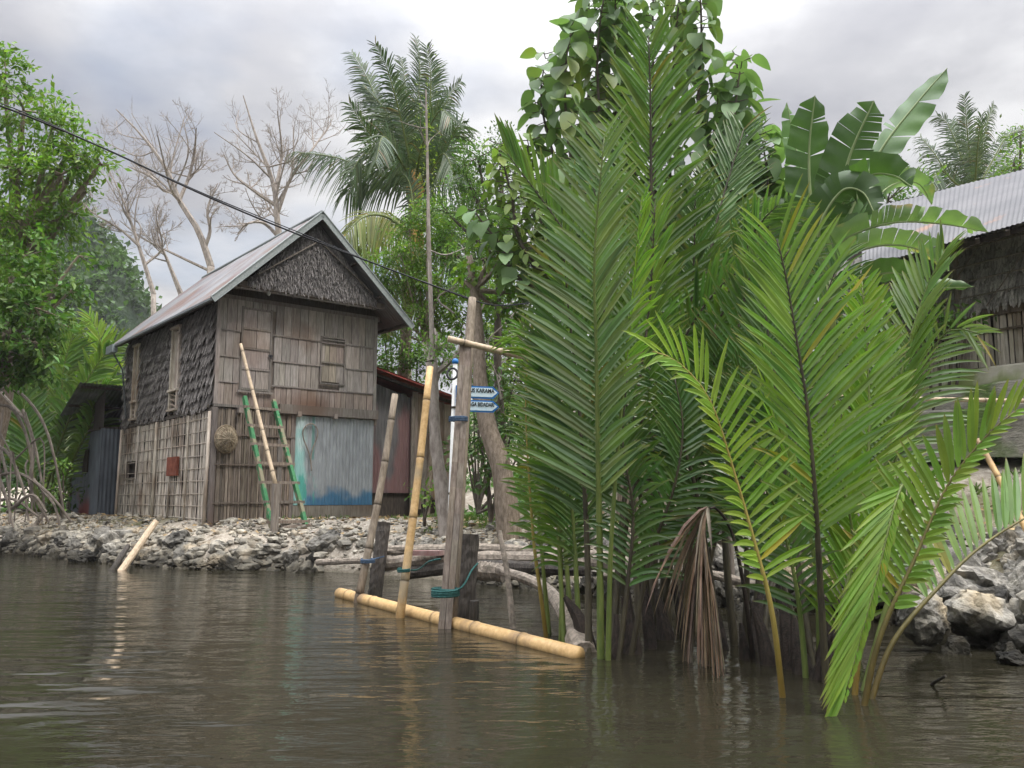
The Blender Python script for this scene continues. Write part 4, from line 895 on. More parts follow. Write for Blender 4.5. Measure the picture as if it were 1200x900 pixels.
# log landing
def log(pts, r, label, mat=None, col=None, name='log'):
    return pole(name, label, pts, r, mat or m_driftlog, 'log', sides=10, jit=.10, col=col)
log([P(447, 661, 10.6), P(520, 655, 10.2), P(640, 656, 9.7), P(760, 664, 9.2)], (.085, .09, .08, .075), 'long horizontal grey log of the landing behind the piles')
log([P(475, 672, 10.3), P(560, 664, 9.9), P(690, 668, 9.4)], (.07, .075, .065), 'dark lower log under the long grey log of the landing', m_pile)
log([P(445, 645, 11.0), P(560, 643, 10.6), P(650, 648, 10.2), P(720, 652, 9.8)], (.06, .065, .055), 'pale upper log at the back of the landing')
log([P(372, 659, 13.2), P(440, 656, 12.6)], (.05, .045), 'short pale log lying at the waterline left of the piles')
log([P(562, 669, 9.1), P(590, 671, 9.0)], (.10, .095), 'sawn stump end sticking out right of the dark pile')
log([P(584, 668, 8.9), P(612, 677, 8.6), P(640, 690, 8.2), P(664, 722, 7.4), P(684, 768, 6.6)], (.05, .052, .06, .085, .11), 'bent pale branch curving down into the water by the young palm')
log([P(610, 651, 10.1), P(690, 655, 9.6)], (.045, .04), 'short pale branch lying across the landing logs')
log([P(700, 675, 8.8), P(800, 668, 8.8), P(900, 690, 8.3)], (.05, .05, .045), 'grey log lying on the stones behind the palm stems')
mb = MB(); a_, b_ = P(482, 648, 10.2), P(518, 648, 10.05); beam(mb, a_, b_, .14, .055, ZZ); tag(mb.build('red_board', M('faded_red', (.20, .09, .085), (.30, .22, .20), 6, bump=.3), None, a_), 'board with flaking red paint on the landing between the posts', 'board')
for (x0, y0, x1, y1, r, lb, m_) in ((183, 611, 143, 668, .062, 'thick pale pole leaning on the stones under the wooden house', m_bamboo_pale), (150, 640, 132, 668, .05, 'dark short pole leaning beside the thick pale pole', m_pile),
        (100, 608, 76, 646, .045, 'brown stick leaning on the stones below the dark shed', m_wood), (52, 601, 18, 648, .055, 'grey pole leaning on the bank below the mangrove roots', m_driftlog),
        (38, 605, 8, 641, .05, 'weathered pole leftmost of the leaning poles on the bank', m_wood), (57, 622, 38, 650, .045, 'short pale stick leaning at the waterline between grey poles and the brown stick', m_bamboo_pale)):
    b0 = G(x1, y1, .0); a0 = P(x0, y0, b0[1] + .55); pole('leaning_pole', lb, [b0 + (b0 - a0) * .3, (a0 + b0) / 2, a0], (r, r * .85), m_, jit=.05)
# rails and poles to the right
ra = P(525, 397, 8.1); rb_ = P(650, 427, 8.4); pole('bamboo_rail', 'bamboo rail lying across the top of the tall double post', [ra, (ra + rb_) / 2, rb_], (.032, .028), m_bamboo_pale, kind='bamboo', node=.4)
ra = P(845, 458, 9.3); rb_ = P(1215, 470, 9.9); pole('bamboo_rail', 'long thin horizontal bamboo rail behind the palm fronds', [ra, (ra + rb_) / 2 + A(0, 0, -.02), rb_], (.026, .024), m_bamboo_pale, kind='bamboo', node=.5)
for px_, lb in ((850, 'left post carrying the long bamboo rail behind the fronds'), (1205, 'right post carrying the long bamboo rail beside the terrace')):
    q = P(px_, 470, 9.4 if px_ < 1000 else 9.95); b0 = A(q[0], q[1], gz(q[0], q[1]) - .2); pole('rail_post', lb, [b0, q + ZZ * .15], (.04, .035), m_wood, 'post')
b0 = G(1117, 741, 0.0); a0 = P(1062, 555, b0[1] + 1.2); pole('leaning_pole', 'pale bare pole leaning on the boulders right of the palms', [b0 + (b0 - a0) * .15, (a0 + b0) / 2, a0], (.062, .045), m_driftlog)
a0 = P(1146, 515, 8.2); b0 = P(1215, 590, 7.6); b0[2] = min(b0[2], gz(*b0[:2]) + .05); pole('leaning_pole', 'orange bamboo pole slanting down at the right edge', [a0, (a0 + b0) / 2, b0], (.026, .03), m_bamboo, kind='bamboo', node=.3)
a0 = G(1090, 805, -.02); b0 = G(1108, 792, .10); pole('twig', 'short dark twig poking out of the water at lower right', [a0 - ZZ * .1, a0, b0], (.012, .008), m_pile, 'twig')

# sign post
q0 = P(521, 620, 9.1); q0[2] = gz(q0[0], q0[1]) - .2; q1 = P(533.5, 426, 9.1); sp_ = empty('sign_post', A(q0[0], q0[1], q0[2] + .2), 'white signpost with blue ball and two blue arrow boards behind the tall post', 'signpost')
mb = MB(); tube(mb, [q0, q1], .026, 10); mb.build('pole', m_white, sp_, smooth=True)
mb = MB(); bmx = bmesh.new(); bmesh.ops.create_uvsphere(bmx, u_segments=16, v_segments=10, radius=.036); mb.add(np.array([v.co[:] for v in bmx.verts]) + q1 + A(0, 0, .02), [np.array([p_]) for p_ in [[v.index for v in f.verts] for f in bmx.faces]]); bmx.free(); mb.build('finial', m_blue, sp_, smooth=True)
mb = MB()
for f in (.12, .35, .55, .75): c = q1 * (1 - f) + q0 * f; tube(mb, [c + ZZ * .012, c - ZZ * .012], .030, 10)
mb.build('band', m_stalk_dk, sp_)
mb = MB(); c = P(530, 438, 8.9); tube(mb, [c + A(math.cos(t) * .055, .02 * math.sin(t), math.sin(t) * .062) for t in np.linspace(0, 2 * np.pi, 18)], .012, 6, cap=False); tag(mb.build('rope_ring', m_black, None, c, smooth=True), 'small dark ring hooked on the tall post beside the blue ball', 'ring')
for (yt, yb, txt, sub_) in ((452, 468, 'SITUS KARAMA', 'tr'), (468.5, 484, 'TELAGA BIDADARI', 'tr')):
    Y_ = 9.06; xl, xr_ = 534, 585
    tl, tr_, bl_, br_ = P(xl, yt - .6, Y_), P(xr_ - 7, yt + 1.2, Y_), P(xl, yb - 2.2, Y_), P(xr_ - 7, yb - .4, Y_); tip = P(xr_, (yt + yb) / 2 + .6, Y_)
    def arrow(mb, sc_, th, off, tipk=1):
        c = (tl + br_) / 2; V = [c + (q - c) * A(1 if False else sc_[0], 1, sc_[1]) for q in (tl, tr_, tip, br_, bl_)]; V = [v + A(0, off, 0) for v in V]
        mb.add(V + [v + A(0, th, 0) for v in V], [[[0, 4, 3, 2, 1][::-1]], [[5, 6, 7, 8, 9]], [[0, 1, 6, 5], [1, 2, 7, 6], [2, 3, 8, 7], [3, 4, 9, 8], [4, 0, 5, 9]]])
    mb = MB(); arrow(mb, (1, 1), .012, 0); bd = mb.build('arrow_board', m_blue, sp_)
    mb = MB(); arrow(mb, (.93, .74), .003, -.0035); fc = mb.build('face', M('pale_blue_face', (.50, .66, .74), (.66, .76, .80), 30, rough=.6, bump=0), bd)
    cu = bpy.data.curves.new('lettering', 'FONT'); cu.body = txt; cu.size = .060; cu.offset = .0016; cu.align_x = 'RIGHT'; cu.align_y = 'CENTER'; cu.extrude = .001
    tmpo = bpy.data.objects.new('tmp', cu); COL.objects.link(tmpo); bpy.context.view_layer.update()
    lme = bpy.data.meshes.new_from_object(tmpo.evaluated_get(bpy.context.evaluated_depsgraph_get())); bpy.data.objects.remove(tmpo)
    ln = bpy.data.objects.new('lettering', lme); COL.objects.link(ln); ln.parent = bd; lme.materials.clear(); lme.materials.append(m_blue)
    c = (tr_ + br_) / 2 + A(.012, -.0065, .016) - A(*sp_.location); slope_ = math.atan2((tr_ - tl)[2], (tr_ - tl)[0]); ln.location = c; ln.rotation_euler = (math.pi / 2, -slope_, 0); ln.scale = (.66 if len(txt) > 12 else .80, 1, 1)

# overhead cable: from off-frame left to the tall post and on to the trees
ca = P(-120, 88, 6.0); cbp = t4 + A(0, .06, -.02); mb = MB()
pc = [P(-120, 88, 6.0), P(0, 124, 6.3), P(120, 173, 6.7), P(240, 229, 7.1), P(350, 275, 7.6), P(450, 313, 8.1), cbp]
tube(mb, spline(pc, 60), .008, 6, cap=False); tube(mb, spline([q + A(0, 0, .012 * (1 + math.sin(i * 2.1))) for i, q in enumerate(pc)], 60), .005, 5, cap=False)
tag(mb.build('power_cable', m_cable, None, cbp, smooth=True), 'twisted black power cable running from upper left to the tall post', 'cable')
mb = MB(); tube(mb, spline([cbp, P(585, 358, 9), P(640, 352, 10.5), P(700, 340, 12.5)], 20), .008, 5, cap=False); tag(mb.build('power_cable', m_cable, None, cbp), 'thin black cable continuing from the tall post into the trees', 'cable')

# ---------------------------------------------------------------- nipa palms standing in the water
def palm(name, px, py, label, group='nipa palms standing in the shallow water'):
    return empty(name, G(px, py), label, 'palm', group)
def fr_(par, pts, ml, ms, **kw):          # pts: (px, py, distance); the first is the foot, set below the water
    W = PP(pts); foot = W[0].copy(); foot[2] = min(foot[2], -.12) if kw.pop('wet', True) else foot[2]
    W[0] = foot; return frond(par, W, ml, ms, **kw)
def stubs(par, lst):
    for (x0, y0, x1, y1, Y, r) in lst:
        b0 = G(x0, y0, -.05); Y_ = b0[1]; a0 = P(x1, y1, Y_ + Y); mb = MB(); p = spline([b0 - ZZ * .1, (b0 + a0) / 2 + RNG.normal(0, .015, 3), a0], 10)
        tube(mb, p, [r, r * .95, r * .6, r * .25], 9, None, .10); par_ = mb.build('stub', m_sheath, par)
D = m_nipa_dk; S1, S2, S3 = m_stalk_dk, m_stalk_gn, m_stalk_yl
S4 = M('stalk_olive', (.085, .075, .02), (.14, .12, .035), 5, (6, 6, 1), rough=.5, bump=.2, wet=(.1, .7, (.6, .5, .35)))
# back clump: the tallest leaves in the middle
pb = palm('nipa_palm', 762, 752, 'tallest nipa palm clump in the middle with dark upright stalks')
fr_(pb, [(765, 748, 7.9), (766, 600, 8.0), (764, 400, 8.0), (763, 220, 7.9), (762, 110, 7.8), (760, 42, 7.7)], m_nipa, S1, t0=.40, L=.98, roll=5, vd=14, ang=(55, 29), sp=.058, w=0.0510, droop=.06, rb=.045, prof=(.8, 1, .5), tone=.95)
fr_(pb, [(782, 752, 7.8), (775, 620, 7.8), (752, 500, 7.6), (722, 404, 7.3), (672, 290, 7.0), (593, 178, 6.7)], m_nipa, S1, t0=.52, L=.80, sl=.35, roll=30, vd=20, ang=(62, 18), sp=.055, w=0.0482, droop=.05, rb=.05, prof=(.7, 1, .45), tone=.95)
fr_(pb, [(800, 745, 8.2), (812, 600, 8.3), (835, 440, 8.4), (858, 340, 8.4), (885, 270, 8.3), (912, 240, 8.0)], D, S1, t0=.36, L=.95, roll=20, ang=(48, 29), sp=.06, w=0.0464, droop=.15, rb=.04)
fr_(pb, [(790, 742, 8.4), (800, 560, 8.6), (815, 400, 8.8), (840, 260, 8.9), (872, 150, 9.0)], D, S1, t0=.34, L=.95, roll=-15, ang=(50, 31), sp=.06, w=0.0464, droop=.10, rb=.04)
fr_(pb, [(750, 745, 8.3), (742, 600, 8.5), (735, 440, 8.7), (715, 300, 8.8), (690, 200, 8.8)], D, S1, t0=.34, L=.92, roll=15, ang=(50, 31), sp=.06, w=0.0464, droop=.12, rb=.04)
fr_(pb, [(775, 750, 8.0), (785, 600, 8.1), (800, 450, 8.1), (812, 330, 8.0), (815, 215, 7.9)], D, S1, t0=.36, L=.85, roll=-30, ang=(50, 31), sp=.058, w=0.0464, droop=.1, rb=.038)
fr_(pb, [(812, 750, 7.6), (835, 640, 7.6), (870, 520, 7.5), (890, 400, 7.4), (880, 290, 7.3)], D, S1, t0=.32, L=.75, roll=35, ang=(50, 29), sp=.055, w=0.0427, droop=.14, rb=.036)
fr_(pb, [(740, 752, 7.7), (730, 640, 7.7), (765, 500, 7.7), (800, 400, 7.6), (850, 330, 7.4), (905, 300, 7.2)], D, S1, t0=.36, L=.72, roll=10, ang=(52, 29), sp=.055, w=0.0427, droop=.18, rb=.034)
fr_(pb, [(772, 756, 7.4), (790, 640, 7.3), (822, 540, 7.2), (835, 450, 7.1), (838, 380, 7.0)], D, S1, t0=.3, L=.62, roll=-10, ang=(52, 33), sp=.055, w=0.0407, droop=.12, rb=.03)
fr_(pb, [(770, 750, 7.7), (790, 560, 7.6), (826, 410, 7.4), (880, 325, 7.2), (945, 305, 7.0)], m_nipa, S1, t0=.42, L=.62, roll=25, vd=14, ang=(56, 30), sp=.055, w=.036, droop=.32, rb=.028, tone=.9)
fr_(pb, [(762, 750, 7.5), (748, 560, 7.4), (724, 430, 7.3), (690, 352, 7.1), (648, 330, 6.9)], m_nipa, S1, t0=.42, L=.60, roll=-20, vd=14, ang=(56, 30), sp=.055, w=.036, droop=.25, rb=.028, tone=1.0)
fr_(pb, [(792, 752, 7.5), (812, 600, 7.4), (846, 470, 7.2), (900, 400, 7.0), (950, 410, 6.8)], D, S1, t0=.40, L=.55, roll=15, vd=14, ang=(56, 30), sp=.055, w=.034, droop=.35, rb=.026, tone=1.1)
stubs(pb, [(735, 756, 730, 700, .1, .06), (785, 758, 768, 690, .2, .07), (725, 762, 700, 700, .0, .05), (812, 757, 790, 680, .1, .065)])
# front left clump with the broad blue-green leaf
pf = palm('nipa_palm', 702, 772, 'nipa palm clump behind the end of the floating bamboo with a broad blue-green leaf')
fr_(pf, [(704, 775, 6.35), (703, 660, 6.35), (701, 540, 6.3), (699, 420, 6.25), (697, 300, 6.2), (708, 160, 6.1)], m_nipa_blue, S2, t0=.33, L=.78, roll=-26, vd=22, ang=(54, 38), sp=.052, w=0.0436, droop=.05, sl=1.0, sr=.85, rb=.03, prof=(.85, 1, .5), tone=1.0, rand=.03)
fr_(pf, [(690, 765, 6.6), (688, 640, 6.7), (682, 520, 6.7), (674, 430, 6.7), (664, 340, 6.6), (660, 280, 6.5)], D, S1, t0=.34, L=.7, roll=-20, ang=(50, 31), sp=.055, w=0.0427, droop=.08, rb=.03)
fr_(pf, [(716, 768, 6.6), (728, 620, 6.8), (745, 480, 6.9), (762, 350, 6.9), (768, 235, 6.8)], m_nipa, S1, t0=.36, L=.72, roll=-35, ang=(48, 29), sp=.055, w=0.0427, droop=.1, rb=.03)
fr_(pf, [(712, 772, 6.3), (716, 640, 6.25), (728, 480, 6.15), (742, 340, 6.0), (752, 235, 5.9)], m_lime, S2, t0=.62, L=.45, roll=60, ang=(38, 16), sp=.05, w=.036, droop=.18, rb=.022, sl=.3)
fr_(pf, [(672, 752, 7.2), (662, 640, 7.4), (652, 540, 7.5), (640, 450, 7.5), (615, 400, 7.4), (596, 392, 7.3)], m_nipa, S2, t0=.42, L=.5, roll=-35, vd=25, ang=(58, 32), sp=.052, w=0.0389, droop=.12, rb=.024)
fr_(pf, [(662, 755, 6.9), (655, 640, 7.0), (648, 520, 7.0), (632, 430, 6.9), (610, 378, 6.8)], m_nipa, S2, t0=.30, L=.42, roll=20, ang=(55, 27), sp=.05, w=.038, droop=.2, rb=.022, tone=1.1)
fr_(pf, [(680, 760, 6.9), (672, 620, 7.0), (660, 500, 7.0), (648, 420, 6.9), (640, 350, 6.9)], D, S2, t0=.28, L=.58, roll=35, ang=(52, 31), sp=.052, w=0.0371, droop=.15, rb=.024)
fr_(pf, [(722, 775, 6.3), (735, 690, 6.3), (742, 600, 6.3), (730, 520, 6.3), (735, 440, 6.3)], D, S1, t0=.3, L=.5, roll=-20, ang=(55, 35), sp=.05, w=0.0371, droop=.2, rb=.022)
fr_(pf, [(736, 770, 6.5), (760, 660, 6.5), (790, 570, 6.4), (800, 500, 6.4), (790, 440, 6.4)], D, S1, t0=.3, L=.55, roll=20, ang=(55, 35), sp=.05, w=0.0389, droop=.2, rb=.024)
stubs(pf, [(690, 768, 662, 700, .2, .085), (715, 780, 722, 720, .1, .06), (745, 775, 735, 690, .2, .08), (765, 770, 745, 645, .5, .055)])
# slim young palm at the left with thin stems
py_ = palm('nipa_palm', 640, 742, 'slim young nipa palm with thin green and yellow stems beside the sign')
fr_(py_, [(642, 748, 7.3), (634, 700, 7.3), (626, 640, 7.3), (620, 560, 7.3), (616, 480, 7.3), (618, 420, 7.3)], m_nipa, S3, t0=.38, L=.30, roll=-15, ang=(60, 30), sp=.05, w=.03, droop=.25, rb=.02)
fr_(py_, [(645, 740, 7.5), (636, 660, 7.5), (630, 580, 7.6), (630, 500, 7.6), (628, 430, 7.6)], m_nipa, S2, t0=.34, L=.34, roll=25, ang=(60, 30), sp=.05, w=.034, droop=.2, rb=.022)
fr_(py_, [(656, 750, 7.1), (658, 660, 7.1), (655, 580, 7.1), (645, 500, 7.1), (632, 450, 7.1)], m_nipa, S2, t0=.32, L=.42, roll=10, ang=(62, 30), sp=.052, w=.03, droop=.28, rb=.016)
fr_(py_, [(668, 742, 7.4), (664, 640, 7.5), (672, 560, 7.5), (684, 500, 7.5)], D, S2, t0=.35, L=.4, roll=-30, ang=(60, 34), sp=.055, w=.032, droop=.25, rb=.016)
# shoot with drooping bright leaflets in front
# right clump
pr = palm('nipa_palm', 965, 795, 'bright green nipa palm clump at right with a broad fan leaf standing over the water')
fr_(pr, [(968, 792, 5.55), (962, 700, 5.5), (955, 580, 5.4), (946, 480, 5.35), (932, 390, 5.3), (920, 320, 5.25), (910, 280, 5.2)], m_nipa, S1, t0=.36, L=.84, roll=30, vd=20, ang=(52, 33), sp=.045, w=0.0371, droop=.06, rb=.026, sl=.9, sr=1.0, prof=(.75, 1, .6), tone=1.35, rand=.03)
fr_(pr, [(978, 800, 5.6), (1000, 700, 5.8), (1015, 580, 6.0), (1018, 460, 6.1), (1010, 330, 6.1)], m_lime, S2, t0=.28, L=.55, roll=30, vd=15, ang=(48, 33), sp=.05, w=0.0464, droop=.05, rb=.026, rand=.02, tone=.9)
fr_(pr, [(985, 796, 5.9), (1008, 680, 6.1), (1035, 560, 6.3), (1058, 430, 6.4), (1085, 340, 6.4), (1108, 292, 6.3)], m_nipa, S2, t0=.48, L=.62, roll=-40, vd=24, ang=(50, 27), sp=.05, w=0.0427, droop=.03, rb=.028, rand=.03)
fr_(pr, [(1000, 800, 6.2), (1025, 680, 6.3), (1045, 560, 6.4), (1075, 450, 6.4), (1110, 388, 6.3), (1150, 392, 6.1)], m_nipa_blue, S2, t0=.48, L=.52, roll=8, vd=12, ang=(62, 30), sp=.052, w=.034, droop=.12, rb=.024, tone=1.05)
fr_(pr, [(955, 790, 5.9), (935, 660, 6.2), (918, 540, 6.4), (905, 430, 6.4), (895, 350, 6.4)], D, S1, t0=.3, L=.62, roll=10, ang=(58, 30), sp=.052, w=0.0371, droop=.06, rb=.028)
fr_(pr, [(950, 785, 6.4), (905, 640, 6.6), (885, 500, 6.8), (890, 400, 6.8), (905, 330, 6.7), (930, 285, 6.6)], D, S1, t0=.34, L=.75, roll=10, ang=(52, 31), sp=.055, w=0.0407, droop=.1, rb=.03)
fr_(pr, [(918, 800, 5.15), (905, 720, 5.15), (885, 640, 5.15), (862, 560, 5.15), (832, 470, 5.1), (795, 425, 5.05), (765, 412, 5.0)], m_olive, S3, t0=.34, L=.44, roll=42, vd=22, ang=(66, 29), sp=.05, w=0.0371, droop=.10, rb=.020, sl=.6, sr=1.1, tone=1.25, prof=(.8, 1, .7))
fr_(pr, [(1004, 808, 5.3), (1036, 720, 5.4), (1064, 630, 5.4), (1070, 560, 5.25), (1052, 580, 5.0), (1024, 690, 4.85), (990, 814, 4.75)], m_lime, S2, t0=.60, L=.42, roll=-35, vd=8, ang=(34, 12), sp=.034, w=.034, droop=.0, rb=.02, sl=.2, sr=1.3, tone=1.0, rand=.02)
fr_(pr, [(960, 780, 6.0), (955, 660, 6.1), (930, 560, 6.2), (905, 480, 6.2), (896, 410, 6.2)], m_lime, S2, t0=.55, L=.5, roll=70, vd=10, ang=(22, 10), sp=.06, w=0.0464, droop=.02, rb=.022, tone=.9)
fr_(pr, [(975, 800, 5.5), (985, 720, 5.6), (1000, 640, 5.7), (985, 560, 5.7), (965, 500, 5.7)], m_lime, S2, t0=.25, L=.52, roll=15, vd=15, ang=(48, 33), sp=.045, w=.038, droop=.06, rb=.022, tone=.8)
fr_(pr, [(1006, 820, 4.95), (1030, 750, 4.98), (1072, 655, 5.0), (1110, 570, 5.0), (1155, 512, 4.95), (1190, 482, 4.9)], m_olive, S4, t0=.34, L=.50, roll=-12, vd=22, ang=(62, 27), sp=.05, w=0.0427, droop=.05, rb=.020, sl=1.0, sr=.3, prof=(.9, 1, .55), tone=.9)
fr_(pr, [(1012, 806, 5.1), (1045, 755, 5.2), (1100, 688, 5.35), (1150, 640, 5.5), (1215, 600, 5.65), (1290, 570, 5.8)], m_nipa, S4, t0=.34, L=.50, roll=-20, vd=20, ang=(58, 40), sp=.062, w=0.0510, droop=-.08, rb=.018, sl=1.0, sr=0, prof=(.9, 1, .7), tone=1.2, rand=.03)
fr_(pr, [(998, 815, 5.2), (1012, 720, 5.3), (1035, 640, 5.5), (1070, 580, 5.6), (1100, 560, 5.6)], m_nipa, S3, t0=.5, L=.4, roll=20, ang=(60, 30), sp=.055, w=.036, droop=.2, rb=.02)
fr_(pr, [(945, 790, 5.7), (935, 700, 5.7), (915, 610, 5.7), (890, 560, 5.6), (880, 520, 5.5)], D, S2, t0=.3, L=.5, roll=-20, ang=(55, 35), sp=.05, w=0.0371, droop=.1, rb=.022)
stubs(pr, [(905, 790, 880, 705, .3, .06), (945, 800, 930, 725, .2, .075), (965, 795, 968, 700, .2, .08), (930, 795, 912, 685, .4, .065), (950, 805, 975, 745, .0, .05)])
# middle dark clump between the two, with the dead hanging leaf
pm = palm('nipa_palm', 862, 768, 'dark nipa palm clump with a dead brown leaf hanging between the other palms')
fr_(pm, [(862, 765, 6.9), (850, 640, 7.0), (850, 520, 7.1), (862, 400, 7.1), (885, 300, 7.0)], D, S1, t0=.4, L=.72, roll=20, ang=(54, 33), sp=.055, w=0.0407, droop=.1, rb=.036)
fr_(pm, [(880, 765, 7.0), (895, 640, 7.2), (920, 520, 7.4), (950, 400, 7.4), (985, 300, 7.3)], D, S1, t0=.4, L=.72, roll=-20, ang=(54, 33), sp=.055, w=0.0407, droop=.1, rb=.036)
fr_(pm, [(845, 765, 6.8), (830, 660, 6.8), (812, 560, 6.8), (785, 480, 6.8), (760, 430, 6.8)], D, S1, t0=.38, L=.55, roll=10, ang=(56, 35), sp=.052, w=0.0389, droop=.12, rb=.032)
fr_(pm, [(872, 768, 6.6), (875, 660, 6.6), (870, 560, 6.6), (862, 490, 6.5), (870, 430, 6.5)], D, S1, t0=.38, L=.55, roll=35, ang=(56, 35), sp=.052, w=0.0389, droop=.12, rb=.03)
fr_(pm, [(890, 770, 6.9), (905, 680, 7.2), (940, 600, 7.5), (985, 540, 7.7), (1030, 500, 7.8)], D, S1, t0=.4, L=.55, roll=0, ang=(56, 35), sp=.052, w=0.0389, droop=.12, rb=.03)
dq = fr_(pm, [(884, 770, 6.3), (872, 690, 6.25), (856, 620, 6.2), (836, 594, 6.12), (826, 604, 6.08), (828, 645, 6.02), (836, 690, 5.98)], m_deadleaf, m_sheath, t0=.70, L=.50, roll=72, ang=(40, 20), sp=.012, w=0.0389, droop=.7, rb=.022, prof=(1, 1, .9), rand=.35)
stubs(pm, [(850, 770, 836, 700, .2, .06), (885, 772, 892, 690, .4, .065), (875, 782, 868, 730, .1, .05)])

# ---------------------------------------------------------------- trees and plants on the left
def gp(px, py, Y):        # ground point in the direction px at distance Y
    q = P(px, py, Y); q[2] = gz(q[0], q[1]); return q
def B_(*l): return [(P(x, y, Y), r) + tuple(q) for (x, y, Y, r, *q) in l]
tree('broadleaf_tree', gp(-30, 600, 19.5), P(10, 300, 19), B_((5, 95, 19, .95), (28, 130, 18.6, .8), (62, 150, 18.5, .72), (98, 183, 18.2, .55), (118, 192, 18, .36), (20, 200, 18.4, 1.0), (72, 205, 18, .72), (25, 265, 18, .95), (70, 262, 18.2, .6), (-45, 160, 19, 1.3), (-50, 280, 18.5, 1.4), (100, 225, 18.4, .35), (85, 170, 18.4, .5), (-20, 90, 19, .9), (88, 250, 18.2, .3)),
     m_leafB, m_bark, 'tall fresh green broadleaf tree at the left edge', r0=.22, nclus=22, nleaf=46, leaf=.17, wr=.42, spread=.17)
tree('broadleaf_tree', gp(-70, 600, 18), P(-20, 430, 17.2), B_((22, 432, 17, .5), (55, 428, 17.2, .38), (84, 340, 17.4, .4), (92, 300, 17.6, .35), (12, 330, 16.6, .75), (40, 360, 16.4, .62), (10, 390, 16.4, .7), (48, 402, 16.4, .5), (-40, 380, 16.5, 1.0), (-60, 320, 17, .9), (30, 300, 17, .6), (66, 380, 17, .4), (10, 440, 17, .55)),
     m_leafA, m_bark, 'lower broadleaf tree with glossy leaves over the mangrove roots', r0=.13, nclus=30, nleaf=36, leaf=.17, wr=.5, spread=.15)
tree('broadleaf_tree', gp(60, 590, 26), P(60, 400, 26), B_((45, 320, 26, 1.2), (65, 300, 26, .7), (62, 350, 25, .8), (40, 400, 25, 1.4), (80, 410, 26, .7), (10, 340, 26, 1.5)),
     m_leafC, m_barkdark, 'dark green tree in front of the forested hill', r0=.2, nclus=12, nleaf=46, leaf=.2, spread=.24)
mg = empty('mangrove_tree', gp(10, 590, 17.8), 'bare arching pale mangrove roots at the left bank', 'mangrove')
rg = np.random.default_rng(3)
arcs = [[(-10, 455, 18.5), (35, 458, 18), (75, 490, 17.8), (98, 540, 17.8), (112, 600, 18)], [(-10, 475, 17.8), (30, 480, 17.6), (58, 530, 17.5), (60, 605, 17.6)], [(-15, 520, 18), (20, 530, 17.6), (45, 570, 17.4), (55, 610, 17.4)],
        [(10, 460, 19), (55, 500, 18.6), (75, 560, 18.4), (82, 605, 18.4)], [(-10, 560, 18), (40, 555, 17.6), (90, 580, 17.5), (125, 612, 17.7)], [(0, 500, 18.6), (20, 560, 18), (25, 612, 17.8)], [(-10, 590, 17.6), (30, 585, 17.4), (70, 605, 17.4)],
        [(45, 480, 18.6), (62, 520, 18.4), (58, 570, 18.2), (88, 612, 18.2)], [(-5, 540, 17.8), (15, 575, 17.4), (30, 618, 17.2)], [(60, 560, 17.8), (95, 590, 17.6), (105, 615, 17.6)], [(-20, 440, 18), (-2, 500, 17.4), (8, 560, 17.2), (6, 620, 17.0)], [(20, 600, 17.4), (60, 580, 17.2), (84, 600, 17.2)]]
for i, a_ in enumerate(arcs):
    a_ = [(x_ * .72 - 6, y_, Y_) for x_, y_, Y_ in a_]
    mb = MB(); tube(mb, spline([P(*q) for q in a_], 18), [.036, .03, .022], 6, (.62, .6, .58), .08); mb.build('root', m_barkpale, mg)
for i in range(9):
    x0 = rg.uniform(-30, 40); x1 = x0 + rg.uniform(-30, 45); Y = rg.uniform(17.3, 19); mb = MB()
    tube(mb, spline([P(x0, rg.uniform(470, 560), Y), P((x0 + x1) / 2 + rg.uniform(-10, 20), rg.uniform(510, 570), Y - .2), P(x1, 612, Y - .3)], 12), [.022, .016, .014], 5, (.6, .58, .56)); mb.build('root', m_barkpale, mg)
# palm fronds behind the dark shed
pl_ = empty('nipa_palm', gp(70, 590, 21), 'nipa palm with broad hanging leaves behind the dark shed', 'palm')
for pts, ml, kw in (([(45, 600, 21), (70, 520, 21), (100, 450, 21), (128, 410, 21), (150, 395, 21)], m_nipa, dict(roll=-20, droop=.3)), ([(55, 600, 21.3), (70, 500, 21.4), (75, 430, 21.4), (90, 380, 21.4)], m_nipa, dict(roll=10)),
                    ([(60, 600, 21), (85, 540, 20.8), (105, 500, 20.6), (112, 470, 20.6), (135, 440, 20.6)], m_nipa, dict(roll=30, droop=.3)), ([(40, 600, 21.4), (45, 520, 21.6), (60, 450, 21.6), (100, 405, 21.6)], m_nipa_dk, dict(roll=-30)),
                    ([(50, 600, 20.6), (35, 540, 20.5), (28, 470, 20.4), (40, 430, 20.4)], m_nipa_dk, dict(roll=25)), ([(65, 600, 21.6), (100, 520, 22), (120, 450, 22.5), (118, 400, 22.5), (105, 370, 22.5)], m_olive, dict(roll=15))):
    frond(pl_, PP(pts), ml, m_stalk_gn, t0=.25, L=1.05, sp=.10, w=.10, rb=.05, ang=(52, 26), **kw)

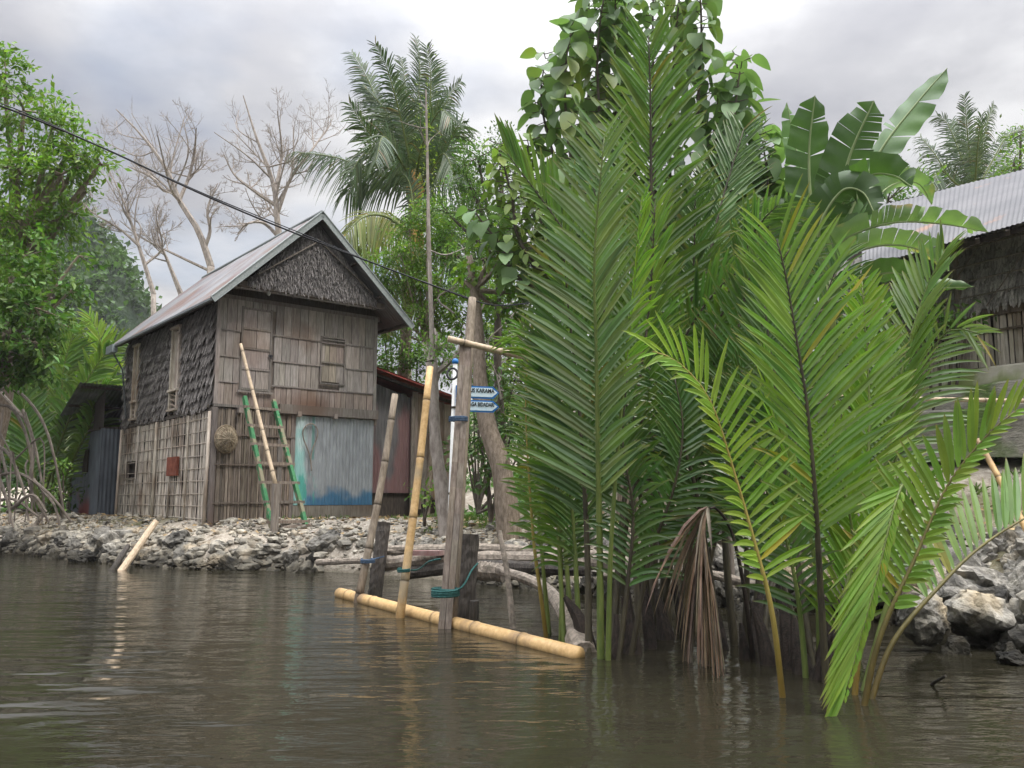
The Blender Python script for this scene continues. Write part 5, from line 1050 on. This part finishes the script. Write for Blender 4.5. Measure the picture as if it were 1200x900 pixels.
# bare trees behind the house
def bare(base_px, Y, limbs, label, r, seed):
    b0 = gp(base_px, 560, Y); e = empty('bare_tree', b0, label, 'tree', 'leafless trees behind the wooden house'); rg = np.random.default_rng(seed)
    l0 = [P(x, y, Y) for x, y in limbs[0]]; mb = MB(); tube(mb, spline([b0 - ZZ * .2] + [l0[0]], 8), [r * 1.3, r], 8, None, .06); mb.build('trunk', m_barkpale, e, smooth=True)
    mb = MB()
    for i, lm in enumerate(limbs):
        pts = [P(x, y, Y + (0 if i == 0 else rg.normal(0, .25) * k)) for k, (x, y) in enumerate(lm)]
        twigs(mb, pts, r * (1 if i == 0 else .55), r * .13, 3, 8, .42, rg)
    mb.build('branches', m_barkpale, e)
bare(255, 30, [[(247, 313), (232, 270), (210, 235), (196, 200), (167, 160), (136, 128)], [(210, 235), (222, 205), (228, 175), (230, 150)], [(205, 225), (190, 222), (178, 208), (150, 195)], [(240, 290), (246, 270), (243, 245), (255, 215)]], 'bare leafless tree with the widest crown behind the house roof', .14, 21)
bare(182, 28, [[(180, 345), (163, 290), (146, 240), (126, 195)], [(170, 310), (190, 290), (183, 255), (186, 240)], [(165, 290), (140, 268), (110, 250), (92, 232)]], 'thin bare leafless tree left of the house roof', .09, 22)
bare(215, 29, [[(212, 345), (196, 305), (186, 280), (184, 262)], [(243, 316), (205, 298), (165, 278), (140, 258)]], 'short bare leafless tree with a crossing limb behind the roof edge', .10, 23)
bare(330, 30, [[(330, 300), (325, 262), (320, 215), (300, 160), (285, 112)], [(325, 250), (340, 210), (362, 180), (388, 145)], [(322, 240), (300, 225), (275, 205), (262, 180)], [(328, 280), (310, 262), (290, 262), (278, 275)], [(322, 225), (330, 180), (325, 130)]], 'bare leafless tree above the gable of the house', .14, 24)

# coconut palms
def coconut(name, trunk, Y, crown, lst, label, ml=None, L=.75, r=.16, w=.05, nuts=0, droop=.34, sp=.05):
    c = P(*crown, Y); b0 = gp(*trunk, Y); e = empty(name, b0, label, 'palm'); mb = MB(); tube(mb, spline([b0 - ZZ * .3, (b0 + c) / 2 + A(-.15, 0, 0), c], 22), [r * 1.2, r, r * .8], 10, None, .05); mb.build('trunk', m_bark, e, smooth=True)
    mb = MB(); tube(mb, [c - ZZ * .5, c + ZZ * .1, c + ZZ * .6], [r * .9, r * 1.7, r * .8], 9, (1.3, 1.1, .7), .12); mb.build('crownshaft', m_dry, e)
    for i, (pts, *k) in enumerate(lst):
        kk = dict(k[0]) if k else {}; pp = [c + ZZ * .2] + [P(x, y, Y + dy) for x, y, dy in pts]
        frond(e, pp, kk.pop('m', ml or m_coco), m_stalk_gn, t0=.12, L=L, roll=kk.pop('roll', [20, -35, 50, -15, 35][i % 5]), vd=kk.pop('vd', -8), sp=sp, w=w, ang=(68, 32), droop=kk.pop('droop', droop), rb=.045, prof=(.55, 1, .4), colr=(.7, 1.25), **kk)
    return e
coconut('coconut_palm', (478, 580), 22, (486, 225), [([(455, 150, .3), (432, 95, .5), (412, 62, .6)],), ([(470, 140, -.4), (455, 85, -.7), (440, 52, -.9)],), ([(488, 140, .3), (492, 85, .5), (488, 45, .6)],), ([(500, 150, -.3), (505, 95, -.4), (500, 55, -.5)],),
     ([(510, 160, .5), (525, 115, .9), (540, 95, 1.2)],), ([(515, 190, -.3), (535, 150, -.6), (548, 145, -1)],), ([(455, 185, -.3), (425, 145, -.8), (410, 122, -1)],), ([(445, 205, .4), (395, 185, .8), (345, 178, 1.2)], dict(droop=.8, roll=50)),
     ([(460, 200, -.8), (430, 180, -1.5), (412, 200, -2)], dict(droop=.6)), ([(520, 215, .8), (545, 210, 1.4), (560, 240, 1.9)], dict(droop=.6)), ([(480, 160, 1), (470, 110, 1.8), (462, 85, 2.2)],), ([(495, 170, -1), (515, 130, -1.9), (530, 140, -2.4)],),
     ([(470, 190, -1.2), (450, 160, -2), (440, 190, -2.6)],), ([(505, 200, -1.2), (520, 180, -2), (535, 210, -2.6)],), ([(478, 150, 0), (475, 100, .2), (470, 68, .3)],), ([(462, 170, .8), (440, 120, 1.4), (430, 90, 1.8)],), ([(498, 150, .8), (508, 105, 1.2), (515, 75, 1.5)],), ([(510, 185, .6), (530, 150, 1.2), (548, 165, 1.8)],), ([(458, 210, 0), (430, 205, 0), (405, 228, 0)], dict(droop=.8)), ([(472, 175, .2), (452, 130, .3), (425, 100, .4)],)], 'tall coconut palm with a dense dark crown rising behind the wooden house', L=.85)
coconut('coconut_palm', (470, 590), 20, (488, 290), [([(455, 255, -.3), (425, 255, -.8), (398, 285, -1.2)], dict(m=m_cocoy, droop=.9, roll=40)), ([(470, 260, .3), (440, 270, .8), (415, 320, 1.2)], dict(droop=.7, m=m_cocoy)), ([(470, 290, -.6), (455, 330, -1), (450, 380, -1.2)], dict(droop=.5, m=m_cocoy)),
     ([(510, 255, .4), (540, 250, .8), (570, 280, 1.2)], dict(droop=.6)), ([(500, 260, -.5), (520, 270, -1), (535, 320, -1.4)],), ([(490, 310, -.6), (500, 350, -1), (505, 390, -1.2)], dict(m=m_cocoy)), ([(485, 250, 0), (480, 215, .2), (470, 200, .4)],), ([(515, 280, .2), (555, 285, .4), (590, 320, .6)], dict(droop=.7))],
     'shorter coconut palm with yellowish drooping leaves right of the gable', L=.7, r=.12)
coconut('coconut_palm', (1140, 520), 27, (1142, 235), [([(1125, 180, .3), (1110, 145, .5), (1098, 135, .6)],), ([(1135, 170, -.3), (1132, 135, -.5), (1130, 112, -.6)],), ([(1150, 175, .3), (1158, 140, .5), (1165, 122, .7)],), ([(1165, 185, .3), (1180, 160, .5), (1200, 150, .8)],), ([(1115, 210, .3), (1095, 180, .6), (1078, 160, .9)], dict(droop=.5)),
     ([(1120, 215, -.6), (1100, 200, -1), (1085, 235, -1.4)], dict(droop=.5)), ([(1170, 205, -.6), (1195, 195, -1), (1215, 220, -1.4)],), ([(1145, 180, -1), (1148, 150, -1.8), (1150, 135, -2)],), ([(1130, 190, .8), (1120, 160, 1.2), (1116, 140, 1.4)],)], 'far coconut palm rising behind the pale zinc roof', L=.8, r=.15)

# ---------------------------------------------------------------- middle distance vegetation
tree('feathery_tree', gp(600, 560, 16), P(585, 300, 16), B_((560, 185, 16, .52), (585, 200, 16.2, .55), (545, 205, 16.2, .42), (560, 232, 16, .55), (600, 245, 16, .5), (525, 250, 16, .5), (575, 275, 15.8, .6), (535, 300, 15.6, .5), (600, 300, 15.8, .6), (560, 330, 15.6, .5), (590, 165, 16.3, .3)),
     m_leafA, m_barkdark, 'tree with small feathery leaf sprays right of the coconut palm', r0=.11, nclus=55, nleaf=70, leaf=.065, wr=.5, spread=.10, hang=.1)
tree('feathery_tree', gp(500, 570, 18.6), P(500, 400, 18.6), B_(*[(x_, y_, 18.6 + .2 * (i_ % 3), r_ * 1.25) for i_, (x_, y_, r_) in enumerate(((470, 300, .4), (490, 330, .45), (455, 335, .35), (515, 345, .45), (480, 270, .35), (512, 300, .4), (500, 245, .25), (530, 275, .4), (460, 375, .35), (500, 370, .4), (535, 345, .4), (440, 320, .3)))]),
     m_leafB, m_bark, 'light green feathery tree beside the gable of the wooden house', r0=.07, nclus=75, nleaf=70, leaf=.075, wr=.5, spread=.13, hang=.1)
def shrub(px, Y, blobs, ml, label, leaf=.12, wr=.5, nclus=40, nleaf=30, spread=.12, tpl=DIAM, name='shrub', **kw):
    b0 = gp(px, 560, Y); e = empty(name, b0, label, 'shrub'); st = MB(); lv = MB(); crown_blobs(st, lv, b0 + A(0, 0, .15), B_(*blobs), nclus, nleaf, leaf, wr, tpl, rlimb=.03, spread=spread, **kw)
    st.build('stems', m_barkdark, e); lv.build('crown', ml, e); return e
shrub(470, 21, [(450, 390, 21, .8), (490, 400, 20.6, .8), (440, 430, 21, .6), (520, 420, 20.4, .8), (475, 430, 20, .7), (455, 360, 21.5, .6)], m_leafA, 'pale green thicket above the red roof edge of the zinc shed', leaf=.11, nclus=45)
shrub(560, 19, [(540, 380, 19, .7), (575, 400, 19, .7), (590, 360, 19, .8), (555, 440, 18.6, .6), (610, 420, 18, .8), (600, 460, 18, .6), (570, 340, 19.4, .6)], m_leafB, 'sunny green thicket behind the blue arrow boards', leaf=.13, nclus=42)
shrub(575, 13, [(577, 520, 13, .28), (585, 548, 12.9, .25), (572, 560, 12.9, .18), (600, 500, 13.2, .3), (560, 500, 13.4, .25)], m_leafC, 'dark leafy bush at the foot of the leaning trunk', leaf=.12, nclus=80, nleaf=16)
shrub(498, 13.6, [(498, 574, 13.6, .16), (506, 582, 13.4, .12)], m_leafB, 'small bright green weed on the stones by the zinc shed', leaf=.09, nclus=400, nleaf=8)
shrub(76, 18.6, [(74, 552, 18.6, .3), (68, 572, 18.4, .25)], m_leafB, 'yellow green bush between the mangrove roots and the dark shed', leaf=.12, nclus=60, nleaf=18)
for i, (px, Y, bl_, m_, lb) in enumerate(((20, 22, [(84, 578, 20.6, .38), (70, 590, 20.4, .3), (0, 540, 22, 1.0), (40, 560, 22, .8), (80, 535, 22.6, .8), (-60, 540, 22, 1.3), (20, 500, 22.5, .8)], m_leafC, 'dark shrub behind the mangrove roots at the left edge'),
    (560, 15.5, [(548, 535, 15.5, .4), (620, 510, 15.6, .6), (640, 560, 15, .4), (585, 470, 16, .5), (560, 500, 16, .4)], m_leafC, 'dark shrub on the slope behind the leaning trunk'),
    (650, 13.5, [(640, 330, 13.4, .7), (680, 380, 13, .7), (640, 420, 13.2, .6), (690, 300, 13.6, .7), (660, 480, 13, .6), (620, 540, 13, .35)], m_leafC, 'dark bush behind the broad blue-green palm leaf'),
    (760, 13.2, [(740, 340, 13.4, .8), (790, 380, 13, .8), (740, 440, 13, .7), (800, 460, 13, .7), (760, 520, 13, .5), (720, 560, 12.8, .3)], m_leafC, 'dark bush behind the tallest nipa palm'),
    (880, 12.8, [(860, 300, 12.8, .7), (900, 350, 12.6, .7), (870, 410, 12.5, .7), (920, 280, 12.8, .6), (880, 480, 12.4, .5), (840, 240, 13, .55), (905, 225, 13, .5)], m_leafC, 'dark bush below the banana leaves'),
    (980, 12.6, [(960, 380, 12.6, .6), (1000, 400, 12.4, .6), (1040, 350, 12.6, .5), (960, 460, 12.4, .5), (1030, 430, 12.2, .45), (1070, 390, 12.4, .4)], m_leafC, 'dark bush between the banana plant and the thatched house'))):
    shrub(px, Y, bl_, m_, lb, leaf=.17, wr=.5, nclus=26, nleaf=26, spread=.18)
shrub(1105, 12.0, [(1100, 372, 11.6, .22), (1120, 366, 11.6, .2), (1085, 385, 11.6, .22), (1135, 372, 11.5, .12)], m_leafA, 'small leafy bush against the thatch wall of the right house', leaf=.1, nclus=120, nleaf=14)
for i, (px, top, Y, m_, lb) in enumerate(((1040, 235, 20, m_leafA, 'green tree showing over the left end of the pale zinc roof'), (1195, 180, 24, m_leafB, 'light feathery tree at the right edge above the zinc roof'), (640, 330, 26, m_leafC, 'dark tree far behind the blue arrow boards'), (420, 420, 27, m_leafC, 'dark tree behind the right shed roof'))):
    tree('broadleaf_tree', gp(px, 560, Y), P(px, top + 110, Y), B_((px, top, Y, 1.1), (px + 40, top + 40, Y, 1.2), (px - 40, top + 45, Y, 1.2), (px, top + 90, Y, 1.5), (px + 70, top + 100, Y, 1.3), (px - 70, top + 110, Y, 1.3)) if i != 1 else B_((1188, 190, 24, .5), (1196, 158, 24, .4), (1215, 150, 24, .7), (1176, 215, 24, .45), (1210, 205, 24, .7)),
         m_, m_barkdark, lb, r0=.15, nclus=16, nleaf=50, leaf=.13, spread=.2)
# pollarded pale tree and the leaning trunk
q0 = gp(520, 588, 13.2); e = empty('pollarded_tree', q0, 'pale slender tree with knobbly stubs behind the yellow bamboo pole', 'tree')
mb = MB(); tube(mb, spline([q0 + A(.1, 0, -.2), P(512, 530, 13.2), P(508, 470, 13.2), P(506, 425, 13.2)], 18), [.15, .11, .085, .10], 10, None, .10); mb.build('trunk', m_barkpale, e, smooth=True)
mb = MB(); rg = np.random.default_rng(8)
for pts, r in (([(506, 425), (508, 412), (520, 405), (532, 408)], .09), ([(506, 425), (500, 412), (496, 402)], .07), ([(507, 420), (503, 300), (501, 200), (499, 105)], .045), ([(508, 440), (522, 428), (536, 414), (540, 400)], .06), ([(506, 418), (512, 398), (509, 385)], .05)):
    twigs(mb, [P(x, y, 13.2 + .1 * i) for i, (x, y) in enumerate(pts)], r, r * .35, 1, 6, .18, rg)
mb.build('branches', m_barkpale, e)
mb = MB(); lv = MB(); n = 500; pos = P(512, 410, 13.2) + RNG.normal(0, 1, (n, 3)) * A(.25, .25, .14); leaves(lv, pos, RNG.normal(0, 1, (n, 3)), RNG.normal(0, .6, (n, 3)) + A(0, 0, 1), .07, .03, DIAM, (1, 1, 1)); 
n = 260; pos = P(500, 180, 13.5) + RNG.normal(0, 1, (n, 3)) * A(.10, .1, .7); leaves(lv, pos, RNG.normal(0, 1, (n, 3)), RNG.normal(0, .6, (n, 3)) + A(0, 0, 1), .06, .02, DIAM, (1.6, 1.2, .9)); lv.build('crown', m_leafB, e)
q0 = gp(598, 590, 12.4); e = empty('leaning_tree', q0, 'thick bare brown trunk leaning left behind the signpost', 'tree')
mb = MB(); tube(mb, spline([q0 - ZZ * .2, P(590, 560, 12.4), P(572, 500, 12.5), P(563, 450, 12.6), P(560, 380, 12.8), P(550, 300, 13)], 24), [.20, .16, .14, .10, .08, .05], 10, None, .06); mb.build('trunk', m_bark, e, smooth=True)
mb = MB(); lv = MB(); crown_blobs(mb, lv, P(556, 340, 12.9), B_((545, 330, 13, .35), (575, 300, 13, .4), (600, 280, 13.2, .4), (615, 340, 13, .4), (590, 360, 13, .3)), 60, 16, .13, .7, DIAM, spread=.14); mb.build('branches', m_bark, e); lv.build('crown', m_leafB, e)
mb = MB(); twigs(mb, [gp(560, 560, 17), P(590, 330, 16.5), P(640, 310, 16)], .03, .01, 2, 6, .3, rg); 
q0 = gp(540, 580, 17.5); dl = empty('dry_branch', q0, 'tangle of dry pale branches on the slope behind the sheds', 'branch')
mb = MB()
for i in range(14):
    x0, y0 = rg.uniform(520, 640), rg.uniform(360, 500); Y = rg.uniform(15, 17.5); twigs(mb, [P(x0, y0, Y), P(x0 + rg.uniform(-25, 25), y0 - rg.uniform(10, 40), Y), P(x0 + rg.uniform(-50, 50), y0 - rg.uniform(20, 80), Y)], .02, .006, 2, 5, .4, rg)
mb.build('branches', m_barkpale, dl)

# teak: upright leaders with very large hanging leaves
q0 = gp(735, 590, 12.6); e = empty('large_leaf_tree', q0, 'tree with very large drooping leaves towering over the nipa palms', 'tree')
leaders = [[(700, 330), (704, 180), (700, 60), (712, -30)], [(660, 300), (652, 200), (634, 120), (640, 62)], [(780, 300), (785, 150), (790, 60), (800, -40)], [(810, 260), (818, 120), (822, 20), (815, -40)], [(850, 300), (862, 180), (868, 110), (860, 58)],
           [(870, 300), (888, 230), (900, 190), (904, 160)], [(745, 260), (738, 120), (735, 30), (740, -30)], [(690, 280), (668, 180), (662, 90), (672, 20)], [(620, 300), (600, 230), (588, 185), (580, 165)], [(650, 300), (630, 230), (618, 180), (622, 160)], [(840, 300), (842, 200), (836, 150), (845, 100)], [(690, 200), (690, 100), (692, 20), (685, -20)], [(640, 330), (606, 270), (588, 232), (576, 208)], [(650, 330), (628, 260), (612, 222), (600, 192)], [(670, 320), (652, 265), (640, 232), (630, 200)], [(870, 330), (890, 270), (905, 228), (916, 198)], [(860, 330), (880, 250), (872, 190), (878, 120)], [(900, 345), (912, 285), (925, 245), (922, 212)], [(835, 300), (850, 200), (850, 132)], [(720, 300), (722, 150), (720, 60), (722, -30)], [(765, 300), (766, 140), (765, 40), (766, -30)], [(612, 330), (590, 290), (566, 262), (552, 240)], [(885, 330), (900, 240), (896, 180), (890, 150)], [(845, 280), (858, 160), (866, 90), (872, 70)], [(915, 345), (905, 300), (880, 250), (860, 215)]]
mb = MB(); top = P(735, 380, 12.8); tube(mb, spline([q0 - ZZ * .2, P(735, 500, 12.6), top], 12), [.16, .11], 9, None, .06); mb.build('trunk', m_bark, e, smooth=True)
mb = MB(); sz = []; pos, dd, nn_, cc = [], [], [], []; rg = np.random.default_rng(12)
for li, ld in enumerate(leaders):
    Y0 = 12.4 + rg.uniform(-.6, .8); p = spline([top] + [P(x, y, Y0) for x, y in ld], 60); tube(mb, p[::4], [.05, .03, .012], 6, cap=False)
    L = np.concatenate([[0], np.cumsum(np.linalg.norm(np.diff(p, axis=0), axis=1))]); s_ = L[-1] * .28; ph = rg.uniform(0, 6); tt = rg.uniform(.85, 1.2) * (A(1.35, 1.25, .8) if li in (8, 9, 12, 13, 14) else 1)
    while s_ < L[-1]:
        c = np.array([np.interp(s_, L, p[:, k]) for k in range(3)]); f = s_ / L[-1]
        for k in range(2):
            a = ph + k * math.pi + rg.normal(0, .3); o_ = A(math.cos(a), math.sin(a), 0); pl = rg.uniform(.08, .26) * (1.2 - .5 * f); st_ = c + o_ * pl + ZZ * .03
            tube(mb, [c, st_], .008, 4, cap=False); pos.append(st_); dd.append(o_ * rg.uniform(.35, .8) - ZZ * rg.uniform(.2, 1.1) * (1 - .5 * (f > .93)) + rg.normal(0, .15, 3)); nn_.append(o_ * .6 + ZZ + rg.normal(0, .25, 3)); sz.append(.55 if li in (8, 9, 12, 13, 14, 20) else 1); cc.append(rg.uniform(.75, 1.2) * tt * A(1, 1, 1) * (1.25 if f > .9 else 1))
        ph += math.pi / 2 + rg.normal(0, .2); s_ += rg.uniform(.075, .125) * (.6 if li in (8, 9, 12, 13, 14, 20) else 1)
mb.build('branches', m_barkdark, e); lv = MB(); n = len(pos)
BIG = strip_tpl([0, .06, .2, .4, .62, .82, .94, 1], [.1, .6, .95, 1, .85, .5, .2, .02], .30, .22)
leaves(lv, np.array(pos), np.array(dd), np.array(nn_), rg.uniform(.22, .42, n) * np.array(sz), rg.uniform(.18, .32, n) * np.array(sz), BIG, np.array(cc)); lv.build('crown', m_teak, e, smooth=True)

# banana plant
q0 = gp(972, 560, 10.8); e = empty('banana_plant', q0, 'banana plant with huge upright paddle leaves left of the zinc roof', 'banana plant')
mb = MB(); tube(mb, spline([q0 - ZZ * .2, P(972, 440, 10.7), P(968, 330, 10.6)], 12), [.16, .12, .09], 10, None, .03); mb.build('stem', m_stalk_gn, e, smooth=True)
for i, (pts, w, roll, m_, tr, dv, tn) in enumerate((
    ([(970, 330, 10.6), (990, 265, 10.5), (1030, 180, 10.4), (1075, 120, 10.3), (1110, 80, 10.2)], .56, -38, m_banana, 2, 14, 1.25), ([(966, 330, 10.7), (948, 240, 10.9), (932, 170, 11), (922, 120, 11)], .34, 35, m_banana, 1, 16, 1.5),
    ([(966, 330, 10.6), (952, 255, 10.5), (948, 180, 10.4), (955, 112, 10.2)], .60, 20, m_banana, 3, 14, .95), ([(968, 330, 10.6), (978, 260, 10.4), (995, 185, 10.2), (1024, 118, 10.0)], .66, 8, m_banana, 7, 14, .85),
    ([(970, 320, 10.4), (985, 245, 10.0), (1015, 208, 9.7), (1045, 205, 9.5), (1068, 218, 9.3)], .52, 40, m_banana, 5, 30, .8), ([(965, 330, 10.3), (985, 285, 9.8), (1040, 262, 9.5), (1100, 262, 9.4), (1158, 272, 9.3)], .40, 55, m_bananab, 6, 32, .95),
    ([(965, 335, 10.2), (985, 305, 9.7), (1030, 288, 9.4), (1075, 292, 9.2), (1112, 318, 9.1)], .40, 50, m_bananab, 7, 34, 1.05), ([(975, 350, 10.9), (1030, 355, 10.9), (1085, 340, 10.8), (1142, 336, 10.8)], .28, 40, m_banana, 3, 20, 1.0),
    ([(968, 330, 10.9), (1000, 270, 11.4), (1040, 220, 11.8), (1075, 215, 12.0), (1092, 240, 12.2)], .45, 35, m_bananab, 4, 20, .8), ([(962, 335, 10.3), (930, 280, 10.2), (905, 250, 10.2), (885, 265, 10.2)], .45, -30, m_banana, 6, 30, .7),
    ([(965, 340, 10.2), (960, 270, 9.9), (985, 225, 9.7), (1010, 225, 9.6), (1025, 250, 9.5)], .5, 15, m_banana, 6, 25, .8), ([(970, 345, 10.4), (1000, 330, 10.1), (1050, 320, 9.9), (1085, 345, 9.8)], .40, 30, m_banana, 5, 25, .8))):
    bananaleaf(e, PP(pts), w, roll, m_, tr * 2 + 1, dv, tn, seed=i + 40)

# weeds and dry leaves on the bank
n = 2600; xs = RR.uniform(-14, 6.5, n); ys = np.interp(xs, SHX, SHY) + RR.uniform(1.2, 5.5, n); zs = ground_z(xs, ys); cl = np.array([mnoise.noise(Vector((a * .9, b * .9, 5))) for a, b in zip(xs, ys)]); k = (cl > .12) & ((xs > -1.5) | (shore_d(xs, ys) > 2.4))
pos = np.repeat(np.stack([xs[k], ys[k], zs[k]], 1), 7, 0) + RR.normal(0, .05, (k.sum() * 7, 3)) * A(1, 1, 0)
mb = MB(); leaves(mb, pos, RR.normal(0, .5, pos.shape) + A(0, 0, 1), RR.normal(0, 1, pos.shape), RR.uniform(.06, .22, len(pos)), .02, LANCE, (1, 1, 1), .4); tag(mb.build('weeds', m_grass), 'low green weeds scattered on the stony bank', 'weeds', kind='stuff')
n = 2500; xs = RR.uniform(-12, 6.5, n); ys = np.interp(xs, SHX, SHY) + RR.uniform(.4, 4.5, n); pos = np.stack([xs, ys, ground_z(xs, ys) + .04], 1)
mb = MB(); tn = RR.uniform(.7, 1.5, n); leaves(mb, pos, RR.normal(0, 1, pos.shape) * A(1, 1, .2), RR.normal(0, .3, pos.shape) + A(0, 0, 1), RR.uniform(.05, .16, n), RR.uniform(.03, .07, n), DIAM, np.stack([tn, tn, tn], 1)); tag(mb.build('leaf_litter', m_dry), 'dry brown leaves scattered over the bank', 'leaf litter', kind='stuff')

n = 60000; xs = RR.uniform(-16, 14, n); ys = np.interp(xs, SHX, SHY) + RR.uniform(3.2, 24, n); hx = (np.stack([xs, ys], 1) - C0[:2]); uu = hx @ HU[:2]; ss_ = hx @ HS[:2]
k = ~((uu > -1.2) & (uu < 6.3) & (ss_ > -1.0) & (ss_ < 9.5)); xs, ys = xs[k], ys[k]; cl = np.array([mnoise.noise(Vector((a * .5, b * .5, 9))) for a, b in zip(xs, ys)]); k = (cl > -.15) & (shore_d(xs, ys) > 3.0 + .8 * (xs > -1)); xs, ys, cl = xs[k], ys[k], cl[k]
zs = ground_z(xs, ys) + RR.uniform(0, .45, len(xs)) * np.clip(cl + .3, 0, 1); pos = np.stack([xs, ys, zs], 1); tn = RR.uniform(.6, 1.3, len(xs))
mb = MB(); leaves(mb, pos, RR.normal(0, .8, pos.shape) + A(0, 0, .4), RR.normal(0, .7, pos.shape) + A(0, -.3, 1), RR.uniform(.10, .26, len(pos)), RR.uniform(.05, .13, len(pos)), DIAM, np.stack([tn, tn, tn], 1)); tag(mb.build('undergrowth', m_leafA), 'low green undergrowth covering the slope behind the bank', 'undergrowth', kind='stuff')

mh = bpy.data.materials.new('haze'); mh.use_nodes = True; nd, lk = mh.node_tree.nodes, mh.node_tree.links; nd.clear()
o_m = N(nd, 'ShaderNodeOutputMaterial'); pv = N(nd, 'ShaderNodeVolumePrincipled'); pv.inputs['Color'].default_value = (.97, .97, 1, 1); pv.inputs['Density'].default_value = HAZE
lk.new(pv.outputs[0], o_m.inputs['Volume'])
mb = MB(); box(mb, (0, 150, 19), ((A(270, 0, 0)), A(0, 280, 0), A(0, 0, 21.6))); hzo = mb.build('haze', mh); tag(hzo, 'thin pale haze hanging over the river', 'haze', kind='stuff')
